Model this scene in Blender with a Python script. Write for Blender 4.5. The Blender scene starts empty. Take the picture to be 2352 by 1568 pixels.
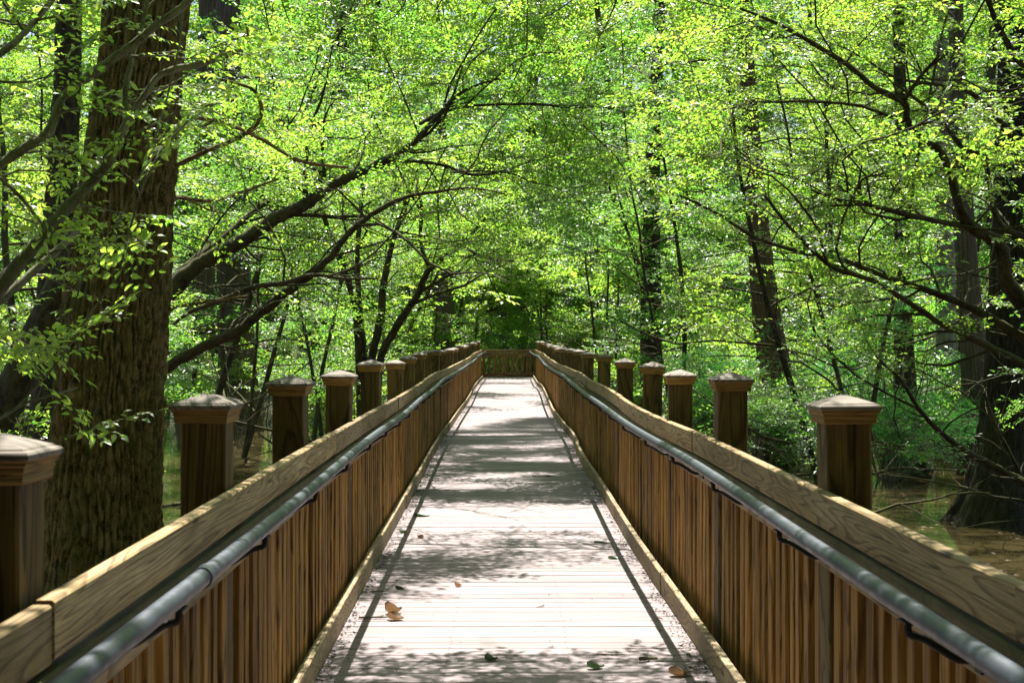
import bpy, math
import numpy as np
from mathutils import Matrix, Vector

# ------------------------------------------------------------------ camera, world, sun
S = bpy.context.scene
C = S.collection
EYE = 1.56
FD = 3267.0                                  # focal length in units of a 2352 px wide picture
cam_d = bpy.data.cameras.new('camera'); cam = bpy.data.objects.new('camera', cam_d); C.objects.link(cam)
cam.location = (0, 0, EYE); cam.rotation_euler = (math.radians(90), 0, 0)
cam_d.lens = 50.0; cam_d.sensor_width = 36.0
cam_d.shift_x = 0.0034; cam_d.shift_y = -0.0014
cam_d.clip_start = 0.05; cam_d.clip_end = 2000
cam_d.dof.use_dof = True; cam_d.dof.focus_distance = 15.0; cam_d.dof.aperture_fstop = 11.0
S.camera = cam
SUN_EL = 63.0
W = bpy.data.worlds.new('World'); S.world = W; W.use_nodes = True
nt = W.node_tree; nt.nodes.clear()
sky = nt.nodes.new('ShaderNodeTexSky'); sky.sky_type = 'NISHITA'; sky.sun_disc = False
sky.sun_elevation = math.radians(SUN_EL); sky.sun_rotation = math.radians(0)
sky.air_density = 1.0; sky.dust_density = 2.0; sky.ozone_density = 1.0
bg = nt.nodes.new('ShaderNodeBackground'); bg.inputs[1].default_value = 0.06
wo = nt.nodes.new('ShaderNodeOutputWorld')
nt.links.new(sky.outputs[0], bg.inputs[0]); nt.links.new(bg.outputs[0], wo.inputs[0])
sd = bpy.data.lights.new('sun', 'SUN'); sd.energy = 5.0; sd.angle = math.radians(0.4); sd.color = (1.0, 0.955, 0.88)
so = bpy.data.objects.new('sun', sd); C.objects.link(so)
so.rotation_euler = (math.radians(-(90 - SUN_EL)), 0, math.radians(0)); so.location = (0, 20, 40)
S.view_settings.view_transform = 'Standard'; S.view_settings.look = 'None'
S.view_settings.exposure = 1.6; S.view_settings.gamma = 1.0; S.view_settings.use_curve_mapping = False
S.render.engine = 'CYCLES'
S.cycles.max_bounces = 5; S.cycles.diffuse_bounces = 2; S.cycles.glossy_bounces = 3
S.cycles.transmission_bounces = 3; S.cycles.sample_clamp_indirect = 6.0
S.cycles.use_denoising = True
R0 = np.random.default_rng(11)

def at(px, py, Y):                           # a sight line of the survey sheet at distance Y
    return np.array([(px - 1168.5) / FD * Y, Y, EYE - (py - 781.0) / FD * Y])

# ------------------------------------------------------------------ materials
def mat(name):
    m = bpy.data.materials.new(name); m.use_nodes = True
    n = m.node_tree; n.nodes.clear()
    out = n.nodes.new('ShaderNodeOutputMaterial')
    p = n.nodes.new('ShaderNodeBsdfPrincipled'); n.links.new(p.outputs[0], out.inputs[0])
    return m, n, p, out
def N(n, t, **k):
    x = n.nodes.new(t)
    for a, b in k.items():
        if a.startswith('i_'):
            key = a[2:]
            x.inputs[int(key) if key.isdigit() else key.replace('_', ' ')].default_value = b
        else: setattr(x, a, b)
    return x
def ramp(n, src, stops):
    r = n.nodes.new('ShaderNodeValToRGB'); cr = r.color_ramp
    while len(cr.elements) < len(stops): cr.elements.new(0.5)
    for e, (p, c) in zip(cr.elements, stops):
        e.position = p; e.color = (c, c, c, 1) if isinstance(c, (int, float)) else (*c, 1)
    n.links.new(src, r.inputs[0]); return r
def mix(n, f, a, b, mode='MIX'):
    m = n.nodes.new('ShaderNodeMixRGB'); m.blend_type = mode
    for i, s in ((0, f), (1, a), (2, b)):
        if isinstance(s, (int, float)): m.inputs[i].default_value = s
        elif isinstance(s, tuple): m.inputs[i].default_value = (*s, 1)
        else: n.links.new(s, m.inputs[i])
    return m.outputs[0]
def mathn(n, op, a, b=None):
    m = n.nodes.new('ShaderNodeMath'); m.operation = op
    for i, s in ((0, a), (1, b)):
        if s is None: continue
        if isinstance(s, (int, float)): m.inputs[i].default_value = s
        else: n.links.new(s, m.inputs[i])
    return m.outputs[0]
def bump(n, p, h, strength=0.5, dist=0.01):
    b = n.nodes.new('ShaderNodeBump'); b.inputs['Strength'].default_value = strength
    b.inputs['Distance'].default_value = dist
    n.links.new(h, b.inputs['Height']); n.links.new(b.outputs[0], p.inputs['Normal'])

def wood(name, dark, light, ringdark, rings=9.0, su=1.1, sv=7.0, moss=0.0, rough=0.75, warm=None, stains=0.5):
    """sawn softwood: closed growth-ring contours, knots, fine fibre, grey weathering"""
    m, n, p, out = mat(name)
    uv = N(n, 'ShaderNodeUVMap'); oi = N(n, 'ShaderNodeObjectInfo')
    off = N(n, 'ShaderNodeCombineXYZ')
    n.links.new(mathn(n, 'MULTIPLY', oi.outputs['Random'], 37.0), off.inputs[0])
    n.links.new(mathn(n, 'MULTIPLY', oi.outputs['Random'], 53.0), off.inputs[1])
    add = N(n, 'ShaderNodeVectorMath', operation='ADD')
    n.links.new(uv.outputs[0], add.inputs[0]); n.links.new(off.outputs[0], add.inputs[1])
    mp = N(n, 'ShaderNodeMapping'); mp.inputs['Scale'].default_value = (su, sv, 1)
    n.links.new(add.outputs[0], mp.inputs[0])
    nz = N(n, 'ShaderNodeTexNoise', i_Scale=1.0, i_Detail=1.2, i_Roughness=0.35, i_Distortion=0.35)
    n.links.new(mp.outputs[0], nz.inputs[0])
    k = mathn(n, 'MULTIPLY', nz.outputs[0], rings)
    fr = mathn(n, 'FRACT', k)
    ring = ramp(n, fr, [(0.0, 0.0), (0.55, 0.12), (0.88, 1.0), (0.93, 0.7), (1.0, 0.0)])
    mf = N(n, 'ShaderNodeMapping'); mf.inputs['Scale'].default_value = (6, 160, 1); n.links.new(add.outputs[0], mf.inputs[0])
    fib = N(n, 'ShaderNodeTexNoise', i_Scale=1.0, i_Detail=3.0); n.links.new(mf.outputs[0], fib.inputs[0])
    ml = N(n, 'ShaderNodeMapping'); ml.inputs['Scale'].default_value = (1.3, 9, 1); n.links.new(add.outputs[0], ml.inputs[0])
    big = N(n, 'ShaderNodeTexNoise', i_Scale=1.0, i_Detail=4.0, i_Roughness=0.6); n.links.new(ml.outputs[0], big.inputs[0])
    c = mix(n, ramp(n, big.outputs[0], [(0.3, 0), (0.7, 1)]).outputs[0], dark, light)
    c = mix(n, mathn(n, 'MULTIPLY', ring.outputs[0], 0.75), c, ringdark)
    c = mix(n, ramp(n, fib.outputs[0], [(0.35, 0.45), (0.6, 0.0)]).outputs[0], c, ringdark)
    # knots
    mk = N(n, 'ShaderNodeMapping'); mk.inputs['Scale'].default_value = (1.6, 9.0, 1); n.links.new(add.outputs[0], mk.inputs[0])
    vo = N(n, 'ShaderNodeTexVoronoi', i_Scale=1.0); n.links.new(mk.outputs[0], vo.inputs[0])
    kn = ramp(n, vo.outputs['Distance'], [(0.0, 1.0), (0.085, 1.0), (0.12, 0.0)])
    c = mix(n, mathn(n, 'MULTIPLY', kn.outputs[0], 0.8), c, (0.02, 0.012, 0.006))
    mc = N(n, 'ShaderNodeMapping'); mc.inputs['Scale'].default_value = (1.7, 70, 1); n.links.new(add.outputs[0], mc.inputs[0])
    ck = N(n, 'ShaderNodeTexNoise', i_Scale=1.0, i_Detail=2.0, i_Distortion=0.2); n.links.new(mc.outputs[0], ck.inputs[0])
    crack = ramp(n, ck.outputs[0], [(0.66, 0), (0.70, 1)])
    c = mix(n, mathn(n, 'MULTIPLY', crack.outputs[0], 0.85), c, (0.025, 0.016, 0.008))
    # dark water stains
    if stains:
        ms = N(n, 'ShaderNodeMapping'); ms.inputs['Scale'].default_value = (2.2, 14, 1); n.links.new(add.outputs[0], ms.inputs[0])
        st = N(n, 'ShaderNodeTexNoise', i_Scale=1.0, i_Detail=5.0, i_Roughness=0.7); n.links.new(ms.outputs[0], st.inputs[0])
        c = mix(n, mathn(n, 'MULTIPLY', ramp(n, st.outputs[0], [(0.56, 0), (0.72, 1)]).outputs[0], stains), c, tuple(x * 0.35 for x in ringdark))
    hv = N(n, 'ShaderNodeHueSaturation'); n.links.new(c, hv.inputs['Color'])
    # piece-to-piece difference of tone
    rnd = mathn(n, 'ADD', mathn(n, 'MULTIPLY', oi.outputs['Random'], 0.5), 0.75)
    n.links.new(rnd, hv.inputs['Value']); c = hv.outputs[0]
    if moss:
        tc = N(n, 'ShaderNodeNewGeometry')
        mz = N(n, 'ShaderNodeTexNoise', i_Scale=7.0, i_Detail=5.0, i_Roughness=0.65); n.links.new(tc.outputs['Position'], mz.inputs[0])
        c = mix(n, mathn(n, 'MULTIPLY', ramp(n, mz.outputs[0], [(0.35, 0), (0.6, 1)]).outputs[0], moss), c, (0.045, 0.06, 0.012))
    n.links.new(c, p.inputs['Base Color']); p.inputs['Roughness'].default_value = rough
    p.inputs['Specular IOR Level'].default_value = 0.3
    bump(n, p, mathn(n, 'ADD', mathn(n, 'MULTIPLY', fib.outputs[0], 0.6), mathn(n, 'MULTIPLY', ring.outputs[0], -0.5)), 0.5, 0.003)
    return m
M = {}
M['rail'] = wood('weathered_rail_wood', (0.25, 0.175, 0.07), (0.43, 0.32, 0.155), (0.07, 0.038, 0.012), rings=14, su=0.8, sv=11)
M['ledge'] = wood('mossy_ledge_wood', (0.13, 0.11, 0.045), (0.2, 0.17, 0.08), (0.05, 0.04, 0.015), moss=0.75)
M['subrail'] = wood('tan_rail_wood', (0.30, 0.20, 0.10), (0.42, 0.30, 0.17), (0.12, 0.07, 0.03), rings=8)
M['picket'] = wood('amber_picket_wood', (0.22, 0.10, 0.016), (0.56, 0.30, 0.065), (0.04, 0.017, 0.004), rings=8, su=0.9, sv=9, stains=0.7)
M['post'] = wood('brown_post_wood', (0.095, 0.056, 0.017), (0.26, 0.165, 0.052), (0.025, 0.014, 0.006), rings=11, su=0.8, sv=6)
M['cap_wood'] = wood('amber_cap_wood', (0.32, 0.18, 0.05), (0.48, 0.30, 0.10), (0.10, 0.05, 0.015), rings=6, su=2, sv=14)
M['cap_top'] = wood('grey_cap_wood', (0.17, 0.14, 0.11), (0.34, 0.29, 0.24), (0.07, 0.055, 0.04), rings=6, su=3, sv=12)
M['toe'] = wood('toe_board_wood', (0.27, 0.20, 0.105), (0.40, 0.32, 0.19), (0.11, 0.075, 0.035), rings=14, su=1.4, sv=6)

def deck_mat():
    m, n, p, out = mat('grey_deck_planks')
    uv = N(n, 'ShaderNodeUVMap')
    sep = N(n, 'ShaderNodeSeparateXYZ'); n.links.new(uv.outputs[0], sep.inputs[0])
    idx = mathn(n, 'FLOOR', sep.outputs[1])
    wn = N(n, 'ShaderNodeTexWhiteNoise', noise_dimensions='1D'); n.links.new(idx, wn.inputs['W'])
    geo = N(n, 'ShaderNodeNewGeometry')
    mf = N(n, 'ShaderNodeMapping'); mf.inputs['Scale'].default_value = (2.5, 130, 130); n.links.new(geo.outputs['Position'], mf.inputs[0])
    fib = N(n, 'ShaderNodeTexNoise', i_Scale=1.0, i_Detail=4.0, i_Roughness=0.6); n.links.new(mf.outputs[0], fib.inputs[0])
    mr = N(n, 'ShaderNodeMapping'); mr.inputs['Scale'].default_value = (1.2, 22, 1); n.links.new(geo.outputs['Position'], mr.inputs[0])
    gr = N(n, 'ShaderNodeTexNoise', i_Scale=1.0, i_Detail=3.0, i_Distortion=0.5); n.links.new(mr.outputs[0], gr.inputs[0])
    c = mix(n, wn.outputs['Value'], (0.24, 0.195, 0.20), (0.345, 0.285, 0.295))
    c = mix(n, ramp(n, fib.outputs[0], [(0.38, 0.7), (0.55, 0.0)]).outputs[0], c, (0.12, 0.095, 0.085))
    c = mix(n, ramp(n, gr.outputs[0], [(0.55, 0.0), (0.75, 0.55)]).outputs[0], c, (0.14, 0.115, 0.10))
    # dirt along both edges and in patches
    sx = N(n, 'ShaderNodeSeparateXYZ'); n.links.new(geo.outputs['Position'], sx.inputs[0])
    edge = ramp(n, mathn(n, 'ABSOLUTE', sx.outputs[0]), [(0.74, 0.0), (0.97, 1.0)])
    dn = N(n, 'ShaderNodeTexNoise', i_Scale=7.0, i_Detail=6.0, i_Roughness=0.6); n.links.new(geo.outputs['Position'], dn.inputs[0])
    dirt = mathn(n, 'MULTIPLY', edge.outputs[0], ramp(n, dn.outputs[0], [(0.42, 0), (0.66, 1)]).outputs[0])
    c = mix(n, mathn(n, 'MULTIPLY', dirt, 0.55), c, (0.05, 0.036, 0.024))
    d2 = N(n, 'ShaderNodeTexNoise', i_Scale=1.6, i_Detail=5.0, i_Roughness=0.65); n.links.new(geo.outputs['Position'], d2.inputs[0])
    c = mix(n, ramp(n, d2.outputs[0], [(0.5, 0), (0.75, 0.5)]).outputs[0], c, (0.17, 0.14, 0.125))
    n.links.new(c, p.inputs['Base Color']); p.inputs['Roughness'].default_value = 0.7
    p.inputs['Specular IOR Level'].default_value = 0.35
    bump(n, p, fib.outputs[0], 0.6, 0.004)
    return m
M['deck'] = deck_mat()

def metal(name, col, rough, met):
    m, n, p, out = mat(name)
    g = N(n, 'ShaderNodeNewGeometry')
    a = N(n, 'ShaderNodeTexNoise', i_Scale=18.0, i_Detail=5.0, i_Roughness=0.65); n.links.new(g.outputs['Position'], a.inputs[0])
    c = mix(n, ramp(n, a.outputs[0], [(0.35, 0), (0.7, 1)]).outputs[0], tuple(x * 0.7 for x in col), col)
    n.links.new(c, p.inputs['Base Color']); p.inputs['Metallic'].default_value = met
    rr = ramp(n, a.outputs[0], [(0.3, rough - 0.08), (0.7, rough + 0.12)]); n.links.new(rr.outputs[0], p.inputs['Roughness'])
    bump(n, p, a.outputs[0], 0.15, 0.002)
    return m
M['pipe'] = metal('galvanised_pipe', (0.075, 0.085, 0.105), 0.45, 0.45)
M['iron'] = metal('dark_bracket_iron', (0.012, 0.011, 0.010), 0.6, 0.3)

def bark(name, dark, mid, light, moss, fu=22.0, fv=2.6, bstr=0.9, dist=0.03):
    m, n, p, out = mat(name)
    uv = N(n, 'ShaderNodeUVMap'); geo = N(n, 'ShaderNodeNewGeometry')
    mp = N(n, 'ShaderNodeMapping'); mp.inputs['Scale'].default_value = (fu, fv, 1); n.links.new(uv.outputs[0], mp.inputs[0])
    a = N(n, 'ShaderNodeTexNoise', i_Scale=1.0, i_Detail=5.0, i_Roughness=0.6, i_Distortion=0.4); n.links.new(mp.outputs[0], a.inputs[0])
    b = N(n, 'ShaderNodeTexNoise', i_Scale=2.2, i_Detail=4.0, i_Roughness=0.6); n.links.new(geo.outputs['Position'], b.inputs[0])
    f = N(n, 'ShaderNodeTexNoise', i_Scale=60.0, i_Detail=4.0, i_Roughness=0.7); n.links.new(geo.outputs['Position'], f.inputs[0])
    c = mix(n, ramp(n, a.outputs[0], [(0.38, 0), (0.62, 1)]).outputs[0], dark, mid)
    c = mix(n, ramp(n, f.outputs[0], [(0.52, 0), (0.75, 0.8)]).outputs[0], c, light)
    nx = N(n, 'ShaderNodeSeparateXYZ'); n.links.new(geo.outputs['Normal'], nx.inputs[0])
    up = mathn(n, 'ADD', mathn(n, 'MULTIPLY', nx.outputs[2], 0.25), b.outputs[0])
    c = mix(n, mathn(n, 'MULTIPLY', ramp(n, up, [(0.48, 0), (0.68, 1)]).outputs[0], moss), c, (0.075, 0.085, 0.02))
    n.links.new(c, p.inputs['Base Color']); p.inputs['Roughness'].default_value = 0.9
    p.inputs['Specular IOR Level'].default_value = 0.15
    bump(n, p, mathn(n, 'ADD', a.outputs[0], mathn(n, 'MULTIPLY', f.outputs[0], 0.3)), bstr, dist)
    return m
M['bark_brown'] = bark('furrowed_brown_bark', (0.05, 0.034, 0.015), (0.25, 0.175, 0.08), (0.42, 0.33, 0.19), 0.4, 26, 9)
M['bark_cypress'] = bark('stringy_cypress_bark', (0.05, 0.04, 0.03), (0.14, 0.105, 0.075), (0.24, 0.20, 0.16), 0.2, 30, 1.5)
M['bark_red'] = bark('reddish_cypress_bark', (0.05, 0.03, 0.02), (0.16, 0.095, 0.06), (0.27, 0.19, 0.13), 0.1, 30, 1.5)
M['bark_grey'] = bark('smooth_grey_bark', (0.10, 0.085, 0.06), (0.25, 0.225, 0.175), (0.44, 0.41, 0.34), 0.4, 9, 5, 0.5, 0.01)
M['bark_dark'] = bark('dark_mossy_bark', (0.022, 0.017, 0.011), (0.075, 0.06, 0.038), (0.17, 0.15, 0.11), 0.5, 12, 5, 0.8, 0.02)

M['bark_black'] = bark('wet_dark_bark', (0.012, 0.01, 0.007), (0.045, 0.038, 0.026), (0.11, 0.095, 0.07), 0.25, 26, 5, 0.9, 0.03)
M['twig'] = bark('pale_twig_bark', (0.10, 0.08, 0.055), (0.22, 0.19, 0.14), (0.40, 0.37, 0.31), 0.15, 9, 5, 0.2, 0.002)
def leaf(name, a, b, tr_a, tr_b, tr=0.5, rough=0.42):
    m, n, p, out = mat(name)
    geo = N(n, 'ShaderNodeNewGeometry')
    nz = N(n, 'ShaderNodeTexNoise', i_Scale=0.35, i_Detail=2.0); n.links.new(geo.outputs['Position'], nz.inputs[0])
    r = mathn(n, 'ADD', mathn(n, 'MULTIPLY', geo.outputs['Random Per Island'], 0.65),
              mathn(n, 'MULTIPLY', ramp(n, nz.outputs[0], [(0.35, 0), (0.65, 1)]).outputs[0], 0.35))
    r = mathn(n, 'POWER', r, 1.2)
    c = mix(n, r, a, b); t = mix(n, r, tr_a, tr_b)
    n.links.new(c, p.inputs['Base Color']); p.inputs['Roughness'].default_value = rough
    p.inputs['Specular IOR Level'].default_value = 1.05
    tl = N(n, 'ShaderNodeBsdfTranslucent'); n.links.new(t, tl.inputs[0])
    ms = N(n, 'ShaderNodeMixShader'); ms.inputs[0].default_value = tr
    n.links.new(p.outputs[0], ms.inputs[1]); n.links.new(tl.outputs[0], ms.inputs[2])
    n.links.new(ms.outputs[0], out.inputs[0])
    return m
M['leaf'] = leaf('spring_leaf', (0.030, 0.09, 0.014), (0.11, 0.20, 0.035), (0.10, 0.38, 0.02), (0.68, 0.86, 0.10), 0.57)
M['leaf_deep'] = leaf('deep_green_leaf', (0.03, 0.085, 0.018), (0.07, 0.15, 0.03), (0.10, 0.36, 0.03), (0.38, 0.68, 0.08), 0.5)
M['needle'] = leaf('cypress_needle', (0.02, 0.10, 0.02), (0.05, 0.16, 0.03), (0.05, 0.36, 0.03), (0.13, 0.5, 0.06), 0.5, 0.6)
M['fallen_leaf'] = leaf('dull_fallen_leaf', (0.035, 0.055, 0.022), (0.06, 0.085, 0.035), (0.05, 0.1, 0.03), (0.08, 0.15, 0.05), 0.15, 0.5)
M['dead_leaf'] = leaf('dead_brown_leaf', (0.09, 0.045, 0.02), (0.24, 0.14, 0.07), (0.2, 0.1, 0.04), (0.3, 0.18, 0.08), 0.25, 0.6)
M['litter'] = leaf('litter_crumbs', (0.03, 0.02, 0.012), (0.12, 0.085, 0.05), (0.05, 0.03, 0.02), (0.1, 0.08, 0.04), 0.1, 0.8)

def water_mat():
    m, n, p, out = mat('muddy_water')
    geo = N(n, 'ShaderNodeNewGeometry')
    a = N(n, 'ShaderNodeTexNoise', i_Scale=0.5, i_Detail=3.0); n.links.new(geo.outputs['Position'], a.inputs[0])
    c = mix(n, ramp(n, a.outputs[0], [(0.35, 0), (0.7, 1)]).outputs[0], (0.040, 0.031, 0.012), (0.072, 0.057, 0.026))
    n.links.new(c, p.inputs['Base Color']); p.inputs['Roughness'].default_value = 0.04; p.inputs['IOR'].default_value = 1.33
    p.inputs['Specular IOR Level'].default_value = 1.0
    mp = N(n, 'ShaderNodeMapping'); mp.inputs['Scale'].default_value = (1.2, 2.4, 1); n.links.new(geo.outputs['Position'], mp.inputs[0])
    w = N(n, 'ShaderNodeTexNoise', i_Scale=1.8, i_Detail=3.0, i_Roughness=0.5, i_Distortion=0.6); n.links.new(mp.outputs[0], w.inputs[0])
    bump(n, p, w.outputs[0], 0.05, 0.05)
    return m
M['water'] = water_mat()
def ground_mat():
    m, n, p, out = mat('forest_floor'); geo = N(n, 'ShaderNodeNewGeometry')
    a = N(n, 'ShaderNodeTexNoise', i_Scale=1.5, i_Detail=6.0, i_Roughness=0.7); n.links.new(geo.outputs['Position'], a.inputs[0])
    n.links.new(mix(n, ramp(n, a.outputs[0], [(0.35, 0), (0.65, 1)]).outputs[0], (0.035, 0.028, 0.016), (0.06, 0.075, 0.02)), p.inputs['Base Color'])
    p.inputs['Roughness'].default_value = 0.95; return m
M['ground'] = ground_mat()

# ------------------------------------------------------------------ mesh collector
class GM:
    def __init__(s): s.v = []; s.f = []; s.uv = []; s.m = []; s.n = 0; s.sm = []
    def add(s, v, f, uv=None, mi=0, smooth=False):
        v = np.asarray(v, np.float32).reshape(-1, 3); f = np.asarray(f, np.int64)
        if len(f) == 0: return
        s.v.append(v); s.f.append(f + s.n); s.n += len(v)
        s.uv.append(np.zeros((f.size, 2), np.float32) if uv is None else np.asarray(uv, np.float32).reshape(-1, 2))
        s.m.append(np.full(len(f), mi, np.int32)); s.sm.append(np.full(len(f), smooth, bool))
    def build(s, name, mats, parent=None, origin=(0, 0, 0), bevel=None):
        me = bpy.data.meshes.new(name)
        v = np.concatenate(s.v) - np.array(origin, np.float32)
        me.vertices.add(len(v)); me.vertices.foreach_set('co', v.ravel())
        loops = np.concatenate([f.ravel() for f in s.f]); tot = np.concatenate([np.full(len(f), f.shape[1]) for f in s.f])
        me.loops.add(len(loops)); me.loops.foreach_set('vertex_index', loops.astype(np.int32))
        me.polygons.add(len(tot)); st = np.concatenate([[0], np.cumsum(tot)[:-1]])
        me.polygons.foreach_set('loop_start', st.astype(np.int32))
        me.polygons.foreach_set('material_index', np.concatenate(s.m))
        u = me.uv_layers.new(name='UVMap'); u.data.foreach_set('uv', np.concatenate(s.uv).ravel())
        me.polygons.foreach_set('use_smooth', np.concatenate(s.sm))
        me.update(calc_edges=True)
        for k in (mats if isinstance(mats, (list, tuple)) else [mats]): me.materials.append(M[k])
        return link(name, me, parent)
def link(name, me, parent=None, loc=(0, 0, 0), rot=(0, 0, 0)):
    o = bpy.data.objects.new(name, me); C.objects.link(o); o.location = loc; o.rotation_euler = rot
    if parent is not None: o.parent = parent
    return o
def tag(o, label, cat, group=None, kind=None):
    o['label'] = label
    if cat: o['category'] = cat
    if group: o['group'] = group
    if kind: o['kind'] = kind
    return o
def thing(name, label, cat, loc, group=None):
    o = bpy.data.objects.new(name, None); C.objects.link(o); o.location = loc; o.empty_display_size = 0.2
    return tag(o, label, cat, group)
_rv = [0]
def beam(g, path, ax, az, wx, wz, mi=0, ch=0.004, u0=None):
    """rectangular board swept along path; ax/az = unit cross axes; wx/wz = full sizes"""
    P = np.asarray(path, float); k = len(P); hx, hz = wx / 2, wz / 2
    ax = np.asarray(ax, float); az = np.asarray(az, float)
    q = [(-hx + ch, -hz), (hx - ch, -hz), (hx, -hz + ch), (hx, hz - ch), (hx - ch, hz), (-hx + ch, hz), (-hx, hz - ch), (-hx, -hz + ch)]
    V = np.concatenate([P[:, None, :] + np.array([a * ax + b * az for a, b in q])[None]], 1).reshape(-1, 3)
    d = np.concatenate([[0], np.cumsum(np.linalg.norm(np.diff(P, axis=0), axis=1))])
    per = np.array([0, wx, wx + .004, wx + wz, wx + wz + .004, 2 * wx + wz, 2 * wx + wz + .004, 2 * wx + 2 * wz, 2 * wx + 2 * wz + .004])
    _rv[0] += 1
    r1, r2 = (_rv[0] * 7.31) % 97.0, (_rv[0] * 3.77) % 89.0
    if u0 is not None: r1 = u0
    F, U = [], []
    for i in range(k - 1):
        for j in range(8):
            a, b = i * 8 + j, i * 8 + (j + 1) % 8
            F.append((a, b, b + 8, a + 8))
            U += [(d[i] + r1, per[j] + r2), (d[i] + r1, per[j + 1] + r2), (d[i + 1] + r1, per[j + 1] + r2), (d[i + 1] + r1, per[j] + r2)]
    g.add(V, F, U, mi)
    e = [tuple(range(7, -1, -1)), tuple((k - 1) * 8 + j for j in range(8))]
    g.add(V, e, [(r1 + q[j][0], r2 + q[j][1]) for j in range(7, -1, -1)] + [(r1 + q[j][0], r2 + q[j][1]) for j in range(8)], mi)
def frames(P):
    T = np.gradient(P, axis=0); T /= np.linalg.norm(T, axis=1)[:, None] + 1e-9
    A = np.zeros_like(P); a = np.cross(T[0], [0, 0, 1.0])
    if np.linalg.norm(a) < 0.1: a = np.array([1.0, 0, 0])
    for i in range(len(P)):
        a = a - T[i] * a.dot(T[i]); a /= np.linalg.norm(a) + 1e-9; A[i] = a
    return T, A, np.cross(T, A)
def tube(g, P, r, ns=8, mi=0, disp=None, cap=True):
    P = np.asarray(P, float); r = np.broadcast_to(np.asarray(r, float), (len(P),))
    T, A, B = frames(P); k = len(P)
    th = np.arange(ns) / ns * 2 * np.pi
    rr = np.repeat(r[:, None], ns, 1)
    d = np.concatenate([[0], np.cumsum(np.linalg.norm(np.diff(P, axis=0), axis=1))])
    if disp is not None: rr = rr + disp(th[None, :], d[:, None], rr)
    V = P[:, None] + rr[..., None] * (np.cos(th)[None, :, None] * A[:, None] + np.sin(th)[None, :, None] * B[:, None])
    i, j = np.meshgrid(np.arange(k - 1), np.arange(ns), indexing='ij'); i = i.ravel(); j = j.ravel()
    F = np.stack([i * ns + j, i * ns + (j + 1) % ns, (i + 1) * ns + (j + 1) % ns, (i + 1) * ns + j], 1)
    rm = float(r.mean()) * 2 * np.pi; off = (g.n * 0.137) % 31
    u0 = j / ns * rm + off; u1 = (j + 1) / ns * rm + off
    U = np.stack([np.stack([u0, d[i]], 1), np.stack([u1, d[i]], 1), np.stack([u1, d[i + 1]], 1), np.stack([u0, d[i + 1]], 1)], 1)
    g.add(V.reshape(-1, 3), F, U, mi, True)
    if cap and ns >= 5: g.add(V[-1], [tuple(range(ns))], None, mi)
def smooth_path(P, n):
    P = np.asarray(P, float); t = np.linspace(0, len(P) - 1, n); out = []
    for x in t:
        i = min(int(x), len(P) - 2); u = x - i
        p0, p1, p2, p3 = P[max(i - 1, 0)], P[i], P[i + 1], P[min(i + 2, len(P) - 1)]
        out.append(0.5 * ((2 * p1) + (-p0 + p2) * u + (2 * p0 - 5 * p1 + 4 * p2 - p3) * u * u + (-p0 + 3 * p1 - 3 * p2 + p3) * u ** 3))
    return np.array(out)

# ------------------------------------------------------------------ line of the boardwalk (measured)
LY = [0, 3, 6.5, 9, 11, 13.5, 18.5, 23, 28, 31, 34, 38, 41, 46, 53]
LX = [.81, .835, .885, .915, .93, .955, 1.0, 1.01, 1.005, .985, .97, .985, 1.01, .985, .93]
RY = [0, 3, 6.5, 10.7, 14, 18.5, 22, 25, 29, 33, 38, 42, 44, 44.3, 53]
RX = [.97, .965, .955, .92, .936, .92, .965, .944, .90, .916, .97, .985, .95, .90, .90]
def _i(y, a, b):
    y = np.asarray(y, float)
    return sum(np.interp(y + o, a, b) for o in (-.8, -.4, 0, .4, .8)) / 5
def toe(s, y): return _i(y, LY, LX) * -1 if s < 0 else (_i(y, RY, RX))
def topx(s, y): return toe(s, y) + (s * (0.012 if s < 0 else 0.05))
ZY = [0, 6, 12, 17, 20, 24, 28, 33, 38, 43, 48, 54]
ZZ = [0, 0, -.012, 0.0, .022, .008, .02, .045, .05, .10, .125, .15]
def dz(y): return _i(y, ZY, ZZ)
Y_END = 52.0

# ------------------------------------------------------------------ setting: water, sky is the world, deck
g = GM(); g.add([(-400, -60, -1.0), (400, -60, -1.0), (400, 700, -1.0), (-400, 700, -1.0)], [(0, 1, 2, 3)], [(0, 0)] * 4)
tag(g.build('water', 'water'), 'still muddy brown swamp water between the trees', None, kind='structure')

g = GM(); y = 0.6; k = 0
while y < Y_END + 2.6:
    pw = 0.138; z = float(dz(y + .07)) - 0.019 + R0.normal(0, 0.0012); yaw = R0.normal(0, 0.0012)
    xe = 13.5 if y > Y_END + .3 else 1.26
    xs = np.linspace(-1.26, xe, 3)
    path = [(x, y + pw / 2 + yaw * x, z + R0.normal(0, 0.0008)) for x in xs]
    n0 = g.n
    beam(g, path, (0, 1, 0), (0, 0, 1), pw, 0.038, 0, 0.005)
    for q in (-2, -1): g.uv[q][:, 1] = k + 0.5
    if 5.5 < y < 26:
        for sx in (-.9, -.3, .3, .9):
            for sy in (.028, .108):
                a = np.arange(7) / 7 * 6.283; jx, jy = R0.normal(0, .004, 2)
                g.add(np.stack([sx + jx + .0045 * np.cos(a), y + sy + jy + .0045 * np.sin(a), np.full(7, z + .0213)], 1), [tuple(range(7))], None, 1)
    y += 0.1435 + R0.uniform(-.001, .0015); k += 1
for s in (-1, 1):                                                 # side joists under the planks
    ys = np.linspace(0.6, Y_END + 2, 60)
    for x0 in (1.2, 0.45):
        beam(g, [(s * x0, q, dz(q) - .17) for q in ys], (1, 0, 0), (0, 0, 1), .045, .23, 0)
tag(g.build('boardwalk_deck', ['deck', 'iron']), 'weathered grey plank boardwalk floor running straight into the swamp forest', None, kind='structure')

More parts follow.
